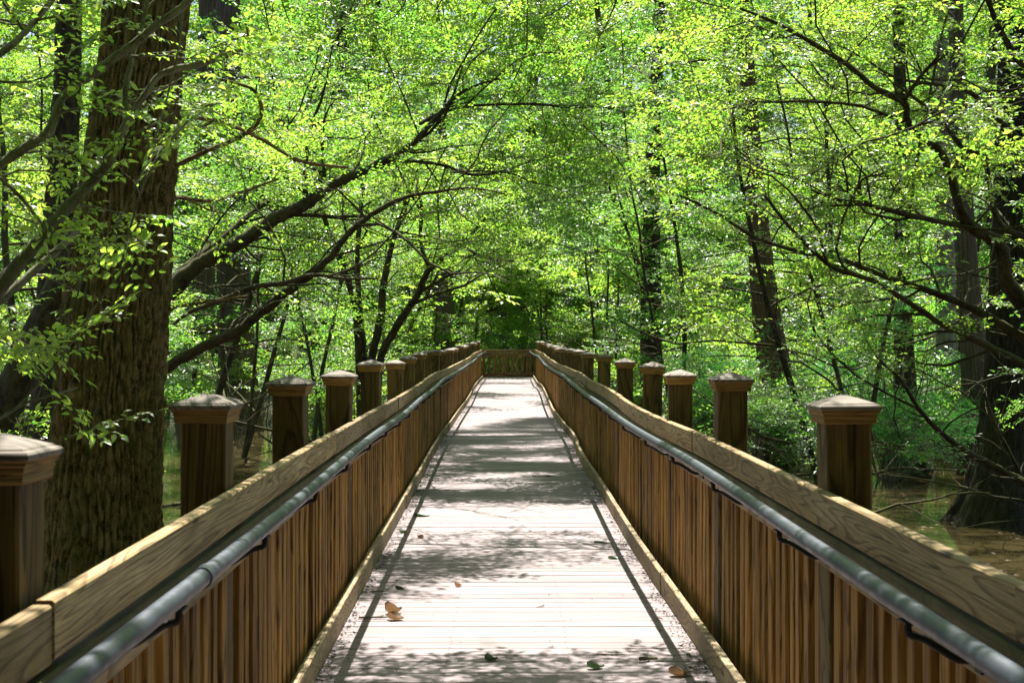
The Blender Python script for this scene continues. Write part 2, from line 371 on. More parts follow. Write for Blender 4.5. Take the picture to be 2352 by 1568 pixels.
# ------------------------------------------------------------------ railings
RNG = np.random.default_rng(5)
PW = 0.148
def post_meshes():
    g = GM(); beam(g, [(0, 0, -2.2), (0, 0, -.4), (0, 0, .5), (0, 0, 1.312)], (1, 0, 0), (0, 1, 0), PW, PW, 0, .006, 3.0)
    o = g.build('post', 'post'); shaft = o.data; bpy.data.objects.remove(o)
    g = GM()
    def ring(h, z): return [(-h, -h, z), (h, -h, z), (h, h, z), (-h, h, z)]
    prof = [(.0745, 1.302), (.084, 1.302), (.0865, 1.308), (.0865, 1.322), (.0895, 1.325), (.0895, 1.334), (.0945, 1.339), (.0955, 1.345), (.099, 1.348)]
    prof2 = [(.099, 1.348), (.102, 1.352), (.102, 1.359), (.099, 1.363), (.090, 1.366), (.087, 1.3695), (.045, 1.384), (.012, 1.3945), (.001, 1.396)]
    for pr, mi in ((prof, 0), (prof2, 1)):
        V = [p for h, z in pr for p in ring(h, z)]; F, U = [], []
        for i in range(len(pr) - 1):
            for j in range(4):
                a, b = i * 4 + j, i * 4 + (j + 1) % 4; F.append((a, b, b + 4, a + 4))
                U += [(0, pr[i][1] * 3 + j), (.25, pr[i][1] * 3 + j), (.25, pr[i + 1][1] * 3 + j), (0, pr[i + 1][1] * 3 + j)]
        if mi: U = [(V[a][0], V[a][1] + V[a][2]) for f in F for a in f]
        g.add(V, F, U, mi)
    o = g.build('post_cap', ['cap_wood', 'cap_top']); cap = o.data; bpy.data.objects.remove(o)
    return shaft, cap
SHAFT, CAP = post_meshes()
def place_post(root, ro, x, y, z, rz):
    p = link('post', SHAFT, root, (x - ro[0], y - ro[1], z - ro[2]), (RNG.normal(0, .011), RNG.normal(0, .011), rz))
    link('post_cap', CAP, p, (0, 0, 0), (0, 0, RNG.normal(0, .03) + RNG.integers(0, 4) * math.pi / 2))
    return p
PICK = []
for w in (.070, .078, .086):
    g = GM(); beam(g, [(0, 0, 0.02), (0, 0, .45), (0, 0, .91)], (1, 0, 0), (0, 1, 0), .034, w, 0, .003, 5.0 + w * 40)
    o = g.build('picket', 'picket'); PICK.append(o.data); bpy.data.objects.remove(o)
def bracket_mesh(s):
    g = GM()
    # wall plate on the rail, arm out and up to the pipe (local: pipe centre at 0,0,0, rail at +s*.165)
    w = s * .150
    beam(g, [(w, 0, -.135), (w, 0, -.075)], (1, 0, 0), (0, 1, 0), .008, .045, 0, .002)
    tube(g, smooth_path([(w, 0, -.105), (w * .72, 0, -.108), (w * .45, 0, -.085), (w * .2, 0, -.062), (0, 0, -.052), (0, 0, -.018)], 16), .0085, 8)
    beam(g, [(0, -.03, -.0265), (0, .03, -.0265)], (1, 0, 0), (0, 0, 1), .030, .005, 0, .001)
    o = g.build('bracket', 'iron'); me = o.data; bpy.data.objects.remove(o); return me

LEFT_POSTS = [0.6, 2.66, 4.70, 6.72, 8.75, 11.2, 13.98, 15.8, 18.4, 20.2, 22.3, 24.8, 27.5, 29.9, 32.2, 34.6, 37, 39.4, 41.8, 44.2, 46.6, 49, 51.2]
RIGHT_POSTS = [2.4, 4.67, 7.1, 9.05, 10.9, 13.4, 16.5, 19.6, 22.6, 25.2, 27.9, 30.3, 32.7, 35.1, 37.5, 39.9, 42.3, 44.4, 46.8, 49, 51.2]
def railing(s):
    side = 'left' if s < 0 else 'right'
    ro = (s * 1.0, 8.0, 0.0)
    root = thing('railing', 'long picket railing with capped posts and grey pipe handrail, on the %s side' % side, 'railing', ro)
    # top rail, boards butted end to end
    j0 = 2.66 if s < 0 else 2.86
    ends = [0.4] + [j0 + 4.88 * i for i in range(11) if j0 + 4.88 * i < Y_END - .5] + [Y_END - .02]
    if s > 0: ends = sorted([e for e in ends if abs(e - 44.1) > 1] + [44.1])
    for a, b in zip(ends[:-1], ends[1:]):
        ys = np.linspace(a + .0025, b - .0025, max(6, int((b - a) / .35)))
        jx, jz = RNG.normal(0, .003), RNG.normal(0, .003)
        # slight crook so boards do not lie perfectly straight
        cr = np.sin((ys - a) / (b - a) * np.pi) * RNG.normal(0, .006)
        g = GM(); beam(g, [(topx(s, q) + s * .026 + jx + c, q, dz(q) + 1.013 + jz + c) for q, c in zip(ys, cr)], (1, 0, 0), (0, 0, 1), .040, .114, 0, .005)
        g.build('top_rail', 'rail', root, ro)
    for a in np.arange(.4, Y_END - 1, 4.88):
        b = min(a + 4.875, Y_END - .02); ys = np.linspace(a, b, 14)
        g = GM(); beam(g, [(topx(s, q) + s * .057, q, dz(q) + .925) for q in ys], (1, 0, 0), (0, 0, 1), .10, .030, 0, .004)
        g.build('ledge', 'ledge', root, ro)
        g = GM(); beam(g, [(topx(s, q) + s * .026, q, dz(q) + .868) for q in ys], (1, 0, 0), (0, 0, 1), .036, .083, 0, .004)
        g.build('lower_rail', 'subrail', root, ro)
    t0 = .4 + (1.1 if s < 0 else .3)
    for a in np.arange(t0 - 2.9, Y_END - 1, 3.66):
        b = min(a + 3.655, Y_END - .02); a = max(a, .4)
        if b - a < .3: continue
        ys = np.linspace(a, b, 12); jx = RNG.normal(0, .004)
        g = GM(); beam(g, [(toe(s, q) + s * .019 + jx, q, dz(q) + .066) for q in ys], (1, 0, 0), (0, 0, 1), .038, .128, 0, .005)
        g.build('toe_board', 'toe', root, ro)
    # pipe handrail
    ys = np.linspace(.4, Y_END - .1, 220); px = toe(s, ys) - s * .115; pz = dz(ys) + .995 + .006 * np.sin(ys * 1.1 + s)
    g = GM(); tube(g, np.stack([px, ys, pz], 1), .0225, 16)
    for c in np.arange(3.4 if s < 0 else 7.65, Y_END, 6.1):
        cy = np.linspace(c - .035, c + .035, 3)
        tube(g, np.stack([toe(s, cy) - s * .115, cy, dz(cy) + .995 + .006 * np.sin(cy * 1.1 + s)], 1), .0255, 16)
    pipe = g.build('handrail', 'pipe', root, ro)
    bm = bracket_mesh(s)
    for c in np.arange(1.85 if s < 0 else 1.6, Y_END - .5, 1.24 if s < 0 else 1.4):
        c += RNG.normal(0, .03)
        link('bracket', bm, pipe, (float(toe(s, c)) - s * .115 - ro[0], c - ro[1], float(dz(c)) + .995 + .006 * math.sin(c * 1.1 + s)))
    # posts
    PL = LEFT_POSTS if s < 0 else RIGHT_POSTS
    off = (.068 if s < 0 else .115)
    for c in PL:
        place_post(root, ro, float(topx(s, c)) + s * ((.066 if s < 0 else .047) + PW / 2), c + .07, float(dz(c)) + RNG.normal(-.008, .014), RNG.normal(0, .03))
    # pickets
    y = 1.55; k = 0; rest = GM(); inpost = np.array(PL)
    while y < Y_END - .1:
        idx = int(RNG.integers(0, 3)); w = (.070, .078, .086)[idx]
        dpost = inpost + .07 - (y + w / 2); hit = np.abs(dpost) < PW / 2 + w / 2 + .012
        if hit.any(): y = float(inpost[hit][-1] + .07 + PW / 2 + .018)
        x = float(topx(s, y)) + s * (.064 + RNG.normal(0, .0025)); z = float(dz(y)); yc = y + w / 2
        if k < 100:
            o = link('picket', PICK[idx], root, (x - ro[0], yc - ro[1], z), (RNG.normal(0, .004), RNG.normal(0, .003), RNG.normal(0, .03)))
        else:
            beam(rest, [(x, yc, z + .02), (x + RNG.normal(0, .003), yc + RNG.normal(0, .003), z + .91)], (1, 0, 0), (0, 1, 0), .034, w, 0, .003)
        y += w + (.062 + RNG.uniform(-.016, .02)); k += 1
    o = rest.build('distant_pickets', 'picket', root, ro); o['kind'] = 'stuff'
    return root
railing(-1); railing(1)

def cross_railing(label, x0, x1, y, ddz, posts, gaps, name='end_railing'):
    ro = ((x0 + x1) / 2, y, ddz); root = thing(name, label, 'railing', ro)
    for nm, zc, h, t, m_, dy in (('top_rail', 1.013, .10, .04, 'post', -.03), ('ledge', .925, .03, .12, 'ledge', .01), ('lower_rail', .868, .083, .036, 'post', -.02), ('toe_board', .13, .15, .04, 'post', -.05)):
        g = GM(); xs = np.linspace(x0, x1, 8)
        beam(g, [(x, y + dy + RNG.normal(0, .004), ddz + zc + RNG.normal(0, .004)) for x in xs], (0, 1, 0), (0, 0, 1), t, h, 0)
        g.build(nm, m_, root, ro)
    x = x0 + .06; k = 0; rest = None
    while x < x1 - .06:
        w = RNG.uniform(.08, .14)
        if k >= 90: break
        g = GM(); beam(g, [(x + w / 2, y + .02, ddz + .05), (x + w / 2 + RNG.normal(0, .01), y + .02, ddz + .91)], (1, 0, 0), (0, 1, 0), w, .03, 0, .003)
        g.build('picket', 'post', root, ro); x += w + RNG.uniform(*gaps); k += 1
    for c in posts: place_post(root, ro, c, y + .12, ddz, 0)
cross_railing('dark picket railing closing the far end of the boardwalk', -1.02, 1.15, 52.15, .15, [], (.03, .10))
cross_railing('distant picket railing of the side boardwalk half hidden by shrubs right of the far end', 1.35, 13.6, 54.9, .15, [1.6, 4, 6.4, 8.8, 11.2, 13.4], (.03, .07), 'side_walk_railing')

# ------------------------------------------------------------------ foliage toolkit
def leaf_geo(P, D, Nn, L, wd, detail):
    """P base, D direction, Nn normal, L length -> verts, quads"""
    Sd = np.cross(Nn, D); Sd /= np.linalg.norm(Sd, axis=1)[:, None] + 1e-9
    L = L[:, None]; h = L * wd
    up = np.cross(D, Sd)
    if detail:
        m1 = P + D * L * .32 - up * L * .02; m2 = P + D * L * .66 - up * L * .05; tip = P + D * L - up * L * .16
        a1 = m1 + Sd * h * .95 + up * h * .28; b1 = m1 - Sd * h * .95 + up * h * .28
        a2 = m2 + Sd * h * .72 + up * h * .16; b2 = m2 - Sd * h * .72 + up * h * .16
        V = np.stack([P, a1, m1, b1, a2, m2, b2, tip], 1); o = (np.arange(len(P)) * 8)[:, None]
        Q = np.concatenate([o + [1, 4, 5, 2], o + [2, 5, 6, 3]]); T = np.concatenate([o + [0, 1, 2], o + [0, 2, 3], o + [4, 7, 5], o + [5, 7, 6]])
        return V.reshape(-1, 3), [Q, T]
    m = P + D * L * .45
    V = np.stack([P, m + Sd * h + up * h * .25, P + D * L - up * L * .08, m - Sd * h + up * h * .25], 1)
    o = (np.arange(len(P)) * 4)[:, None]
    return V.reshape(-1, 3), [o + np.array([0, 1, 2, 3])]
def spray_template(seed, leaf_len, wd=.27, detail=False, sides=7, step=.055, droop=.25, twigs=2, nj=.3):
    r = np.random.default_rng(seed); tw = GM(); P, D, Nn, L = [], [], [], []
    def twig(p, d, length, rad, lvl):
        n = max(3, int(length / .12)); pts = [p]; dd = d.copy()
        for i in range(n):
            dd = dd + r.normal(0, .10, 3) * [1, 1, .6]; dd[2] -= droop * .12 * length; dd /= np.linalg.norm(dd)
            pts.append(pts[-1] + dd * length / n)
        pts = np.array(pts)
        if lvl < twigs: tube(tw, pts[::1 if lvl == 0 else 2], np.linspace(rad, rad * .35, len(pts[::1 if lvl == 0 else 2])), 3, 0, None, False)
        s = r.uniform(0, step); sd = 1
        while s < length:
            t = s / length * (len(pts) - 1); i = min(int(t), len(pts) - 2); q = pts[i] + (pts[i + 1] - pts[i]) * (t - i)
            dr = pts[i + 1] - pts[i]; dr /= np.linalg.norm(dr); sdv = np.cross([0, 0, 1], dr); sdv /= np.linalg.norm(sdv) + 1e-9
            a = r.uniform(.75, 1.25); ld = dr * math.cos(a) + sdv * sd * math.sin(a); ld[2] += r.normal(-.15, .22); ld /= np.linalg.norm(ld)
            nn = np.array([r.normal(0, nj), r.normal(0, nj), 1.0]); nn /= np.linalg.norm(nn)
            P.append(q); D.append(ld); Nn.append(nn); L.append(leaf_len * r.uniform(.55, 1.15)); sd = -sd; s += step * r.uniform(.7, 1.3)
        P.append(pts[-1]); D.append(dd); Nn.append(np.array([0, 0, 1.0])); L.append(leaf_len)
        return pts
    pts = twig(np.zeros(3), np.array([1.0, 0, .1]), 1.0, .006, 0); sd = 1
    for k in range(sides):
        t = .15 + .75 * k / sides + r.uniform(-.04, .04); q = pts[int(t * (len(pts) - 1))]
        a = r.uniform(.6, 1.0); d = np.array([math.cos(a), sd * math.sin(a), r.normal(0.02, .14)])
        twig(q, d / np.linalg.norm(d), (1 - t) * .5 + .12, .0035, 1); sd = -sd
    V, Fs = leaf_geo(np.array(P), np.array(D), np.array(Nn), np.array(L), wd, detail)
    return dict(lv=V, lf=Fs, tv=np.concatenate(tw.v), tf=np.concatenate(tw.f), n=len(P))
def place_sprays(g, T, P, D, sc, roll, wmi=1):
    """instantiate template geometry at P along D"""
    if len(P) == 0: return
    D = D / (np.linalg.norm(D, axis=1)[:, None] + 1e-9)
    Zu = np.array([0, 0, 1.0]); Yv = np.cross(Zu, D); Yv /= np.linalg.norm(Yv, axis=1)[:, None] + 1e-9
    Zv = np.cross(D, Yv); c, s = np.cos(roll)[:, None], np.sin(roll)[:, None]
    Y2 = Yv * c + Zv * s; Z2 = np.cross(D, Y2)
    Rm = np.stack([D, Y2, Z2], 1) * sc[:, None, None]
    for key, fk, mi in (('lv', 'lf', 0), ('tv', 'tf', wmi)):
        v = T[key]; V = (v[None] @ Rm) + P[:, None]
        fl = T[fk] if isinstance(T[fk], list) else [T[fk]]
        o = (np.arange(len(P)) * len(v))[:, None, None]
        base = g.n; g.v.append(V.reshape(-1, 3).astype(np.float32)); g.n += V.shape[0] * V.shape[1]
        for f in fl:
            F = (f[None] + o).reshape(-1, f.shape[1]) + base
            g.f.append(F); g.uv.append(np.zeros((F.size, 2), np.float32)); g.m.append(np.full(len(F), mi, np.int32)); g.sm.append(np.zeros(len(F), bool))
T_NEAR = [spray_template(s, .125, .25, True, 6, .09, .3, 2, .45) for s in (1, 2, 3)]
T_MID = [spray_template(s, .094, .28, False, 7, .056, .2, 2, .38) for s in (4, 5, 6, 7)]
T_FAR = [spray_template(s, .125, .30, False, 7, .07, .2, 1, .6) for s in (8, 9, 10)]
T_NEEDLE = [spray_template(s, .06, .09, False, 12, .022, .8, 1, .8) for s in (12, 13)]

T_BIG = [spray_template(s, .105, .27, True, 6, .075, .25, 2, .4) for s in (14, 15)]
COT = 1 / math.tan(math.radians(SUN_EL))
# sun flecks: places on the deck that stay open to the sun (x, y, rx, ry)
GAPS = [(.12, 7.75, 1.35, .62), (.3, 8.9, .72, .7), (.5, 9.5, .45, .35), (0.0, 12.8, 1.1, .95), (-.5, 15.2, .6, .3), (0, 16.6, .9, .2), (.3, 18.4, .6, .3), (0, 20.6, .9, .2), (-.2, 23.4, .8, .3), (.0, 29, .9, .8), (.0, 34, 1.0, 1.0), (0, 41, 1, 1.2)]
# glades and worn gaps between the trees: bearing range, height range, out to what distance, how open
OPEN = [(.163, .208, 0, .09, 31, .9), (.165, .20, .09, .30, 31, .5), (.09, .112, -.06, .10, 36, .75), (-.215, -.165, -.08, .06, 38, .85), (-.135, -.05, -.02, .11, 21, .6),
        (.30, .345, -.05, .10, 26, .8), (-.19, -.15, -.16, -.05, 45, .9), (.12, .30, -.2, -.09, 30, .6), (-.06, -.03, -.02, .04, 58, .7), (.30, .325, .12, .2, 30, .6)]
def keep(P, r, fore=False, high=.5, kill=.96):
    x, y, z = P[:, 0], P[:, 1], P[:, 2]
    k = ~((np.abs(x) < 1.75) & (y < 53.5) & (z < 2.55)) & (z > -.95) & ((y > 27) | (z > .45) | fore)
    if not fore: k &= ~((y < 9.5) & (np.abs(x) < .40 * y + .8) & (z < .27 * y + 2.2) & (np.abs(x) < 4.2))
    vis = (np.abs(x) < .37 * y + 2.2) & (z < EYE + .25 * y + 1.2) & (y > 1)
    y0 = y - z * COT
    sh = (y0 > -2) & (np.abs(x) < .37 * np.maximum(y0, 3) + 1.5) & (z < 26)
    dk = (np.abs(x) < 1.35) & (((y0 > 14) & (y0 < 34)) | ((y0 > 46) & (y0 < 57)) | ((y0 > 1.5) & (y0 < 6.7))) & (z < 16)
    k &= vis | (sh & (r.random(len(x)) < np.where(dk, 1.0, high)))
    # foliage hangs in clumps with open air between them
    c = (np.sin(x * 2.1 + 1.7 * np.sin(z * 1.3 + y * .5)) + np.sin(y * 1.7 + 1.5 * np.sin(x * .9)) + 1.1 * np.sin(z * 3.6 + .8 * np.sin(x * 1.1 + y * .7)))
    k &= (c + r.normal(0, .35, len(x)) > -.75) | (vis & (y < 10)) | dk
    ya = x / y; za = (z - EYE) / y
    for a0, a1, z0, z1, ym, pr in OPEN: k &= ~((ya > a0) & (ya < a1) & (za > z0) & (za < z1) & (y < ym) & (r.random(len(x)) < pr))
    k &= ~((x > -6) & (x < -1.6) & (y0 > 4) & (y0 < 12) & (z > 3.9) & (r.random(len(x)) < .9))
    for gx, gy, rx, ry in GAPS:
        k &= ~((((x - gx) / rx) ** 2 + ((y0 - gy) / ry) ** 2 < 1) & (r.random(len(x)) < kill))
    return k
def wander(r, p, d, length, n, jit=.22, up=0.0, flat=0.0):
    pts = [np.array(p, float)]; d = np.array(d, float); d /= np.linalg.norm(d)
    for i in range(n):
        d = d + r.normal(0, jit, 3); d[2] = d[2] * (1 - flat) + up * .15; d /= np.linalg.norm(d); pts.append(pts[-1] + d * length / n)
    return np.array(pts)
def clothe(tg, cg, r, limbs, T, sec_gap=.45, sec_len=(.7, 1.8), spray_gap=.22, sc=(.5, .9), start=.25, high=.5, fore=False, flat=.35, wood_mi=1, drop=0.0, tmi=0, secr=.012, kill=.96, back=0.0):
    """secondary branches along each limb, leafy sprays along the secondaries and the limb ends"""
    SP, SD = [], []
    for pts, rad in limbs:
        seg = np.linalg.norm(np.diff(pts, axis=0), axis=1); tot = seg.sum(); cum = np.concatenate([[0], np.cumsum(seg)])
        s = tot * start
        while s < tot:
            i = min(np.searchsorted(cum, s) - 1, len(pts) - 2); i = max(i, 0); u = (s - cum[i]) / (seg[i] + 1e-9)
            p = pts[i] + (pts[i + 1] - pts[i]) * u; d = pts[i + 1] - pts[i]; d /= np.linalg.norm(d) + 1e-9
            rr = rad[i] + (rad[i + 1] - rad[i]) * u
            rv = r.normal(0, 1, 3); sd = rv - d * rv.dot(d); sd[2] = sd[2] * .45 + .12; sd[1] += back; sd /= np.linalg.norm(sd)
            dd = d * r.uniform(.2, .8) + sd; dd[2] -= drop
            ln = r.uniform(*sec_len) * (1 - .45 * s / tot)
            q = wander(r, p, dd, ln, 6, .2, .15 - drop, flat * .5)
            if tg is not None:
                r0 = min(rr * .55, secr * (.6 + ln * .5)); tube(tg, q, np.linspace(r0, r0 * .3, len(q)), 5, tmi, None, False)
            m = max(2, int(ln / spray_gap)); tt = np.linspace(.25, 1, m) * (len(q) - 1.001)
            for t in tt:
                j = int(t); SP.append(q[j] + (q[j + 1] - q[j]) * (t - j)); e = q[j + 1] - q[j]; e /= np.linalg.norm(e)
                w = r.normal(0, 1, 3) * [1, 1, .35]; e = e * .8 + w * .6; e[2] = e[2] * (1 - flat) - drop * .5; SD.append(e)
            s += sec_gap * r.uniform(.6, 1.4)
    if not SP: return
    SP, SD = np.array(SP), np.array(SD)
    k = keep(SP, r, fore, high, kill); tip = SP + SD / (np.linalg.norm(SD, axis=1)[:, None] + 1e-9) * np.mean(sc) * .7; k &= keep(tip, r, fore, 1.0, kill)
    SP, SD = SP[k], SD[k]
    ti = r.integers(0, len(T), len(SP))
    for q in range(len(T)):
        m_ = ti == q
        place_sprays(cg, T[q], SP[m_], SD[m_], r.uniform(sc[0], sc[1], m_.sum()), r.normal(0, .35, m_.sum()), wood_mi)
def limb_px(pts, Y0, Y1=None, n=None, r=None, wob=.0):
    """limb from survey sheet points (px, py, radius px); depth runs from Y0 to Y1"""
    Y1 = Y0 if Y1 is None else Y1; k = len(pts); P, Rr = [], []
    for i, (a, b, w) in enumerate(pts):
        Y = Y0 + (Y1 - Y0) * i / (k - 1); P.append(at(a, b, Y)); Rr.append(w / FD * Y)
    n = n or k * 4; P = smooth_path(P, n)
    Rr = np.interp(np.linspace(0, k - 1, n), np.arange(k), Rr) * .84
    if r is not None:
        P = P + r.normal(0, .06, P.shape) * np.minimum(Rr, .1)[:, None]
        Rr = Rr * (1 + r.normal(0, .05, n))
    return P, Rr
def rough_disp(r, amp=.08, k=5):
    ph = r.uniform(0, 6.28, 6)
    return lambda th, d, rr: rr * amp * (np.sin(th * 2 + d * 1.7 + ph[0]) * .5 + np.sin(th * 3 - d * 4.1 + ph[1]) * .4 + np.sin(th * k + d * 7 + ph[2]) * .35 + np.sin(d * 11 + ph[3]) * .25)
def vnoise(r, na, nd, th, d, sc):
    G = r.random((na, nd)); a = (th / (2 * np.pi) * na) % na; b = np.clip(d * sc, 0, nd - 2.001)
    i = a.astype(int); j = b.astype(int); fa = a - i; fb = b - j; fa = fa * fa * (3 - 2 * fa); fb = fb * fb * (3 - 2 * fb); i2 = (i + 1) % na
    return (G[i % na, j] * (1 - fa) + G[i2, j] * fa) * (1 - fb) + (G[i % na, j + 1] * (1 - fa) + G[i2, j + 1] * fa) * fb
def furrow_disp(r, nf=34, depth=.02, flute=0.0, base_len=1.6, nfl=7):
    ph = r.uniform(0, 6.28, 12)
    def f(th, d, rr):
        w = 1.6 * np.sin(d * 1.3 + th * 2 + ph[0]) + .9 * np.sin(d * 3.1 - th * 3 + ph[1]) + .5 * np.sin(d * 7.3 + th * 5 + ph[2]) + .35 * np.sin(d * 13.7 - th * 7 + ph[7])
        th, d = np.broadcast_arrays(th, d)
        w = w + 3.2 * (vnoise(r, nf // 2, 400, th, d, 2.6) - .5) + 1.6 * (vnoise(r, nf, 800, th, d, 8) - .5)
        a = np.abs(np.sin(th * nf / 2 + w)); b = np.abs(np.sin(th * nf / 2 * 1.7 + w * .8 - d * .9 + ph[3]))
        brk = .5 + .5 * np.sin(d * 17 + 9 * np.sin(th * 9 + ph[4]) + ph[5])
        ridge = (a ** .6) * (.6 + .4 * b ** .5) * (.84 + .16 * brk)
        ridge = ridge * (.45 + .75 * vnoise(r, nf * 2, 900, th, d, 9)) + .12 * vnoise(r, nf * 4, 2000, th, d, 34)
        fl = 0
        if flute:
            e = np.exp(-d / base_len)
            fl = rr * flute * e * (.5 + .5 * np.cos(th * nfl + 1.2 * np.sin(th * 2 + ph[6]))) 
        return depth * (ridge - .7) + fl + rr * .04 * np.sin(th * 2 + d * .8 + ph[8]) + rr * .03 * np.sin(th * 3 - d * 1.3 + ph[9])
    return f
def trunk_tube(g, P, R, ns, disp, mi=0): tube(g, P, R, ns, mi, disp)

def tree(name, label, mats, limb_sets, trunk_geo, crowns, group=None, base=None, cat='tree', leafmat='leaf'):
    """mats: bark key. trunk_geo: GM (trunk + limbs). crowns: GM or None"""
    root = thing(name, label, cat, tuple(base), group)
    trunk_geo.build('trunk', mats, root, base)
    if crowns is not None and crowns.n: crowns.build('crown', [leafmat, 'twig'], root, base)
    return root

# ------------------------------------------------------------------ big furrowed trunk, left foreground
r = np.random.default_rng(21)
def big_left():
    tg, cg = GM(), GM(); Y = 11.3
    px = [(222, 1530, 190), (228, 1420, 152), (232, 1300, 128), (238, 1150, 119), (243, 1000, 117), (250, 880, 116), (265, 700, 115), (283, 520, 108), (305, 330, 102), (325, 170, 97), (345, 0, 93)]
    P = [at(a, b, Y) for a, b, w in px]; Rr = [w / FD * Y for a, b, w in px]
    P += [P[-1] + np.array([.35, .2, 2.5]), P[-1] + np.array([.6, .5, 6.5]), P[-1] + np.array([.7, .8, 11.0])]; Rr += [.29, .22, .1]
    n = 520; k = len(P); Ps = smooth_path(P, n); Rs = np.interp(np.linspace(0, k - 1, n), np.arange(k), Rr)
    trunk_tube(tg, Ps, Rs, 420, furrow_disp(r, 46, .055, .35, .8, 6))
    limbs = []
    for pts, y0, y1 in (([(345, 400, 10), (400, 382, 8), (470, 350, 7), (540, 320, 7), (588, 288, 7), (601, 250, 6), (585, 210, 5), (545, 192, 4), (498, 182, 3)], 11.3, 11.0),
                        ([(360, 270, 9), (430, 268, 6), (520, 285, 6), (600, 320, 5), (690, 370, 5), (800, 385, 4)], 11.4, 13),
                        ([(330, 480, 8), (400, 455, 6), (480, 462, 6), (560, 440, 4), (640, 410, 3)], 11.4, 12.6),
                        ([(300, 820, 9), (390, 715, 6), (430, 700, 5), (500, 690, 4), (570, 680, 3)], 11.4, 11.8)):
        P_, R_ = limb_px(pts, y0, y1, None, r); tube(tg, P_, R_, 8, 0, rough_disp(r)); limbs.append((P_, R_))
    hi = []
    for k_ in range(12):
        z = r.uniform(8, 15); a = r.uniform(-2.2, 1.2); p = np.array([-2.9, 11.6, z]); q = wander(r, p, (math.cos(a), math.sin(a), .3), r.uniform(3, 5.5), 9, .15)
        rr = np.linspace(.07, .015, len(q)); tube(tg, q, rr, 6); hi.append((q, rr))
    clothe(tg, cg, r, limbs, T_MID, .35, (.3, .9), .22, (.35, .6), .3)
    clothe(tg, cg, r, hi, T_FAR, .6, (.7, 1.5), .3, (.6, 1.0), .2, high=.55)
    tree('hardwood_tree', 'huge tree trunk with deeply furrowed brown bark beside the left railing', 'bark_brown', None, tg, cg, None, at(230, 1530, Y) * [1, 1, 0] + [0, 0, -1])
big_left()

def custom(name, label, bark_, root_pts, limb_list, T, leafmat, seed, base, **kw):
    r = np.random.default_rng(seed); tg, cg = GM(), GM(); limbs = []
    rs = kw.pop('rs', 1.0); ns = kw.pop('ns', 12); n_extra = kw.pop('extra', 0)
    for j, (pts, y0, y1) in enumerate(root_pts + limb_list):
        P_, R_ = limb_px(pts, y0, y1, len(pts) * 7, r); R_ = R_ * rs
        tube(tg, P_, R_, 16 if j < len(root_pts) else ns, 0, rough_disp(r, .12))
        if j >= len(root_pts): limbs.append((P_, R_))
    # limbs added above the view to shade the deck, then forks off traced limbs
    ex = []
    for p0, p1, rad in kw.pop('over', []):
        p0, p1 = np.array(p0), np.array(p1); q = wander(r, p0, p1 - p0, np.linalg.norm(p1 - p0), 12, .07, .05)
        rr = np.linspace(rad, .008, len(q)); tube(tg, q, rr, 8, 0, rough_disp(r, .12)); ex += [(q, rr)] * 6
    for k in range(n_extra):
        P_, R_ = limbs[r.integers(0, len(limbs))]; i = r.integers(len(P_) // 3, len(P_) - 2); d = P_[i + 1] - P_[i]; d /= np.linalg.norm(d)
        w = r.normal(0, 1, 3); w[2] = abs(w[2]) * .5; w -= d * w.dot(d) * .5; q = wander(r, P_[i], d + w * .8, r.uniform(1.2, 2.8), 8, .2, .1)
        rr = np.linspace(min(R_[i] * .6, .035), .006, len(q)); tube(tg, q, rr, 6, 0); ex.append((q, rr))
    clothe(tg, cg, r, limbs + ex, T, **kw)
    return tree(name, label, bark_, None, tg, cg, None, base, 'tree', leafmat)

# leaning tree whose dark limbs arch over the boardwalk from the left
custom('leaning_tree', 'dark mossy tree behind the huge trunk with long limbs arching right over the boardwalk', 'bark_dark',
       [([(215, 1320, 62), (240, 1150, 54), (280, 980, 48), (320, 860, 44), (350, 760, 42)], 16.5, 16)],
       [([(320, 830, 42), (385, 690, 40), (440, 622, 36), (500, 582, 33), (560, 552, 31), (630, 505, 29), (700, 470, 27), (760, 425, 27), (850, 387, 22), (930, 345, 17), (985, 290, 12), (1030, 240, 10), (1075, 205, 7), (1150, 180, 4)], 16, 16.5),
        ([(300, 900, 32), (380, 845, 29), (470, 795, 26), (540, 763, 25), (600, 718, 22), (680, 655, 20), (750, 600, 17), (790, 550, 16), (830, 510, 14), (885, 475, 12), (945, 450, 10), (1010, 440, 7), (1080, 432, 5), (1160, 445, 3)], 15.8, 15),
        ([(400, 745, 6), (440, 715, 10), (520, 685, 13), (580, 660, 14), (650, 650, 12), (720, 632, 10), (790, 640, 7), (870, 640, 4)], 15.8, 14.6),
        ([(350, 700, 24), (400, 640, 19), (455, 590, 17), (520, 540, 14), (590, 480, 12), (660, 440, 9), (740, 400, 6)], 16.3, 18),
        ([(850, 387, 12), (930, 372, 9), (1010, 378, 8), (1080, 400, 7), (1150, 395, 5), (1240, 360, 3)], 16.3, 17),
        ([(965, 285, 9), (1010, 262, 8), (1075, 245, 7), (1170, 240, 6), (1260, 240, 4)], 16.4, 17)],
       T_MID + T_BIG[:1], 'leaf', 31, np.array([-5.0, 16.5, -1.0]), sec_gap=.26, sec_len=(.8, 2.2), spray_gap=.2, sc=(.42, .75), start=.22, high=.3, extra=22, back=.7, rs=.58, over=[((-4.2, 13.0, 5.3), (-.5, 12.3, 5.5), .04)])

